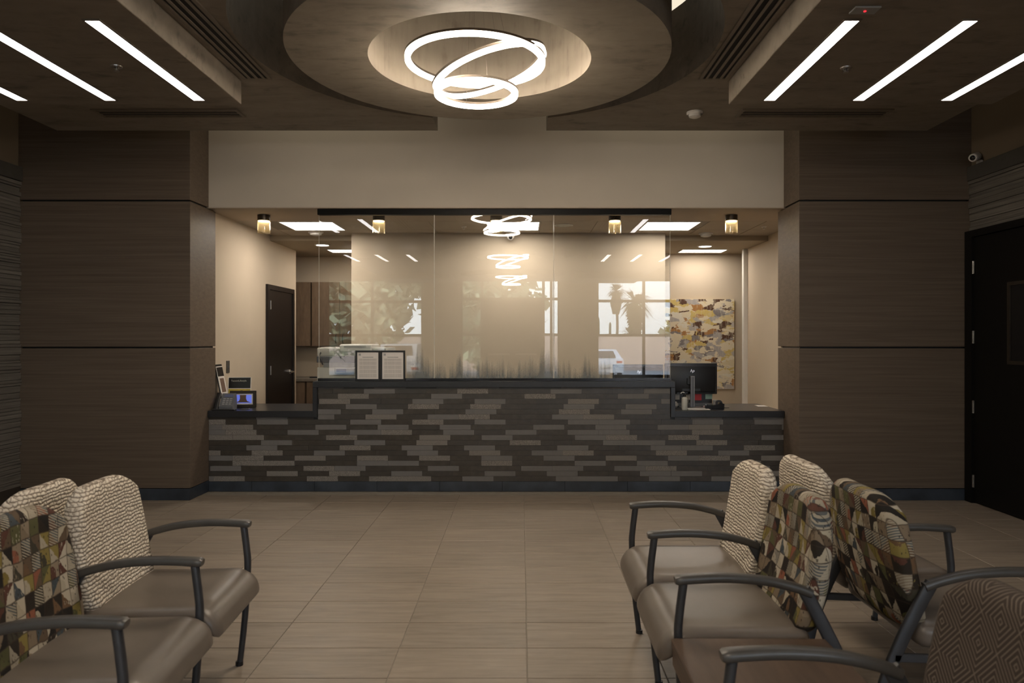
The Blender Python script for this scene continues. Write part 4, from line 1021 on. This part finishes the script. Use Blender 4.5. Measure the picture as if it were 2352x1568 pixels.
for k, (x, h) in enumerate(((5.6, 3.6), (6.45, 3.2), (6.95, 2.6), (7.4, 2.2))):
    t = thing('saguaro_cactus', 'slim saguaro cactus mirrored in the right window, '+('tallest', 'second tallest', 'third tallest', 'shortest')[k]+' of the row', 'cactus', (x, -38, -.45), 0, 'saguaros mirrored in the glass')
    obj('stem', lathe(bmesh.new(), [(.09, 0), (.10, h*.5), (.085, h*.95), (0, h)], 12), M['cactus'], t, 40, True)
    obj('arm', sweep(bmesh.new(), spline([(0, 0, h*.45), (.17, 0, h*.49), (.19, 0, h*.6)], 4), circ(.05, 8), Vector((0, 1, 0))), M['cactus'], t, True, True)
def tree(x, y, h, r, label):
    t = thing('leafy_tree', label, 'tree', (x, y, -.45), 0, 'trees mirrored in the glass')
    obj('trunk', sweep(bmesh.new(), [(0, 0, 0), (.1, 0, h*.6)], circ(.16, 8), Vector((0, 1, 0))), M['bark'], t, True, True)
    bm = bmesh.new()
    for k in range(2600):
        v = Vector((rnd.gauss(0, 1), rnd.gauss(0, 1), rnd.gauss(0, 1))).normalized()*r*rnd.uniform(.3, 1)
        p = Vector((v.x, v.y, h-r*.75+v.z*1.05)); a = Vector((rnd.uniform(-1, 1), rnd.uniform(-1, 1), rnd.uniform(-1, 1)))*.42; b2 = Vector((rnd.uniform(-1, 1), rnd.uniform(-1, 1), rnd.uniform(-1, 1)))*.42
        bm.faces.new([bm.verts.new(q) for q in (p, p+a, p+a+b2, p+b2)])
    o = obj('crown', bm, M['leaf'], t, local=True)
for k, (x, y, h, r) in enumerate(((-14.5, -22, 6.2, 3.0), (-8.3, -22, 6.4, 3.0), (-2.0, -22, 6.0, 3.0), (-5.2, -28.3, 6.8, 1.4), (11.2, -34, 3.2, 1.5), (16.5, -36, 3.4, 1.7))):
    tree(x, y, h, r, 'leafy green tree outside, mirrored %s' % ('in the left pane, farthest from the middle', 'in the left pane', 'in the middle pane', 'behind the other trees in the left pane', 'behind the palms', 'far behind the palms')[k])
def car(x, y, mat, label, flip, suv=False):
    t = thing('parked_car', label, 'car', (x, y, -.45), 0, 'cars mirrored in the glass')
    H = 1.75 if suv else 1.42
    prof = [(-2.25, .35), (-2.3, .75), (-2.2, .98), (-1.6, 1.02), (-1.05, H), (.55, H), (1.25, 1.0), (2.1, .85), (2.25, .6), (2.2, .35)]
    if suv: prof[3] = (-2.1, 1.1); prof[4] = (-1.75, H)
    bm = prism(bmesh.new(), [(u*flip, v) for u, v in prof], 'x', -.88, .88)
    for v in bm.verts:
        if v.co.z > 1.05: v.co.x *= .78
    obj('car_body', bm, mat, t, local=True)
    bm = bmesh.new(); bx(bm, -.60, .60, (-1.62 if not suv else -2.0)*flip-.03, (-1.62 if not suv else -2.0)*flip+.03, 1.06, H-.06)
    for v in bm.verts:
        if v.co.z > 1.2: v.co.y += (.42 if not suv else .12)*flip; v.co.x *= .85
    obj('rear_window', bm, M['carglass'], t, local=True)
    for s in (-1, 1):
        obj('side_window', box(s*.70-.06, s*.70+.06, -1.0, .6, 1.05, H-.1), M['carglass'], t, local=True)
        obj('tail_lamp', box(s*.68-.13, s*.68+.13, -2.26*flip-.04, -2.26*flip+.04, .82, .90), M['tail'], t, local=True)
        for q in (-1.4, 1.4):
            o = obj('wheel', lathe(bmesh.new(), [(0, -.1), (.22, -.1), (.32, -.08), (.32, .08), (.22, .1), (0, .1)], 20), M['tyre'], t, 40, True); o.location = (s*.80, q, .32); o.rotation_euler = (0, PI/2, 0)
    obj('license_plate', box(-.25, .25, -2.32*flip-.01, -2.32*flip+.01, .6, .75), M['white'], t, local=True)
car(3.95, -22, M['carw'], 'white sedan outside, mirrored low in the right window reflection', -1)
car(-4.6, -14.5, M['carg'], 'grey car outside, mirrored low in the left window reflection', -1, True)
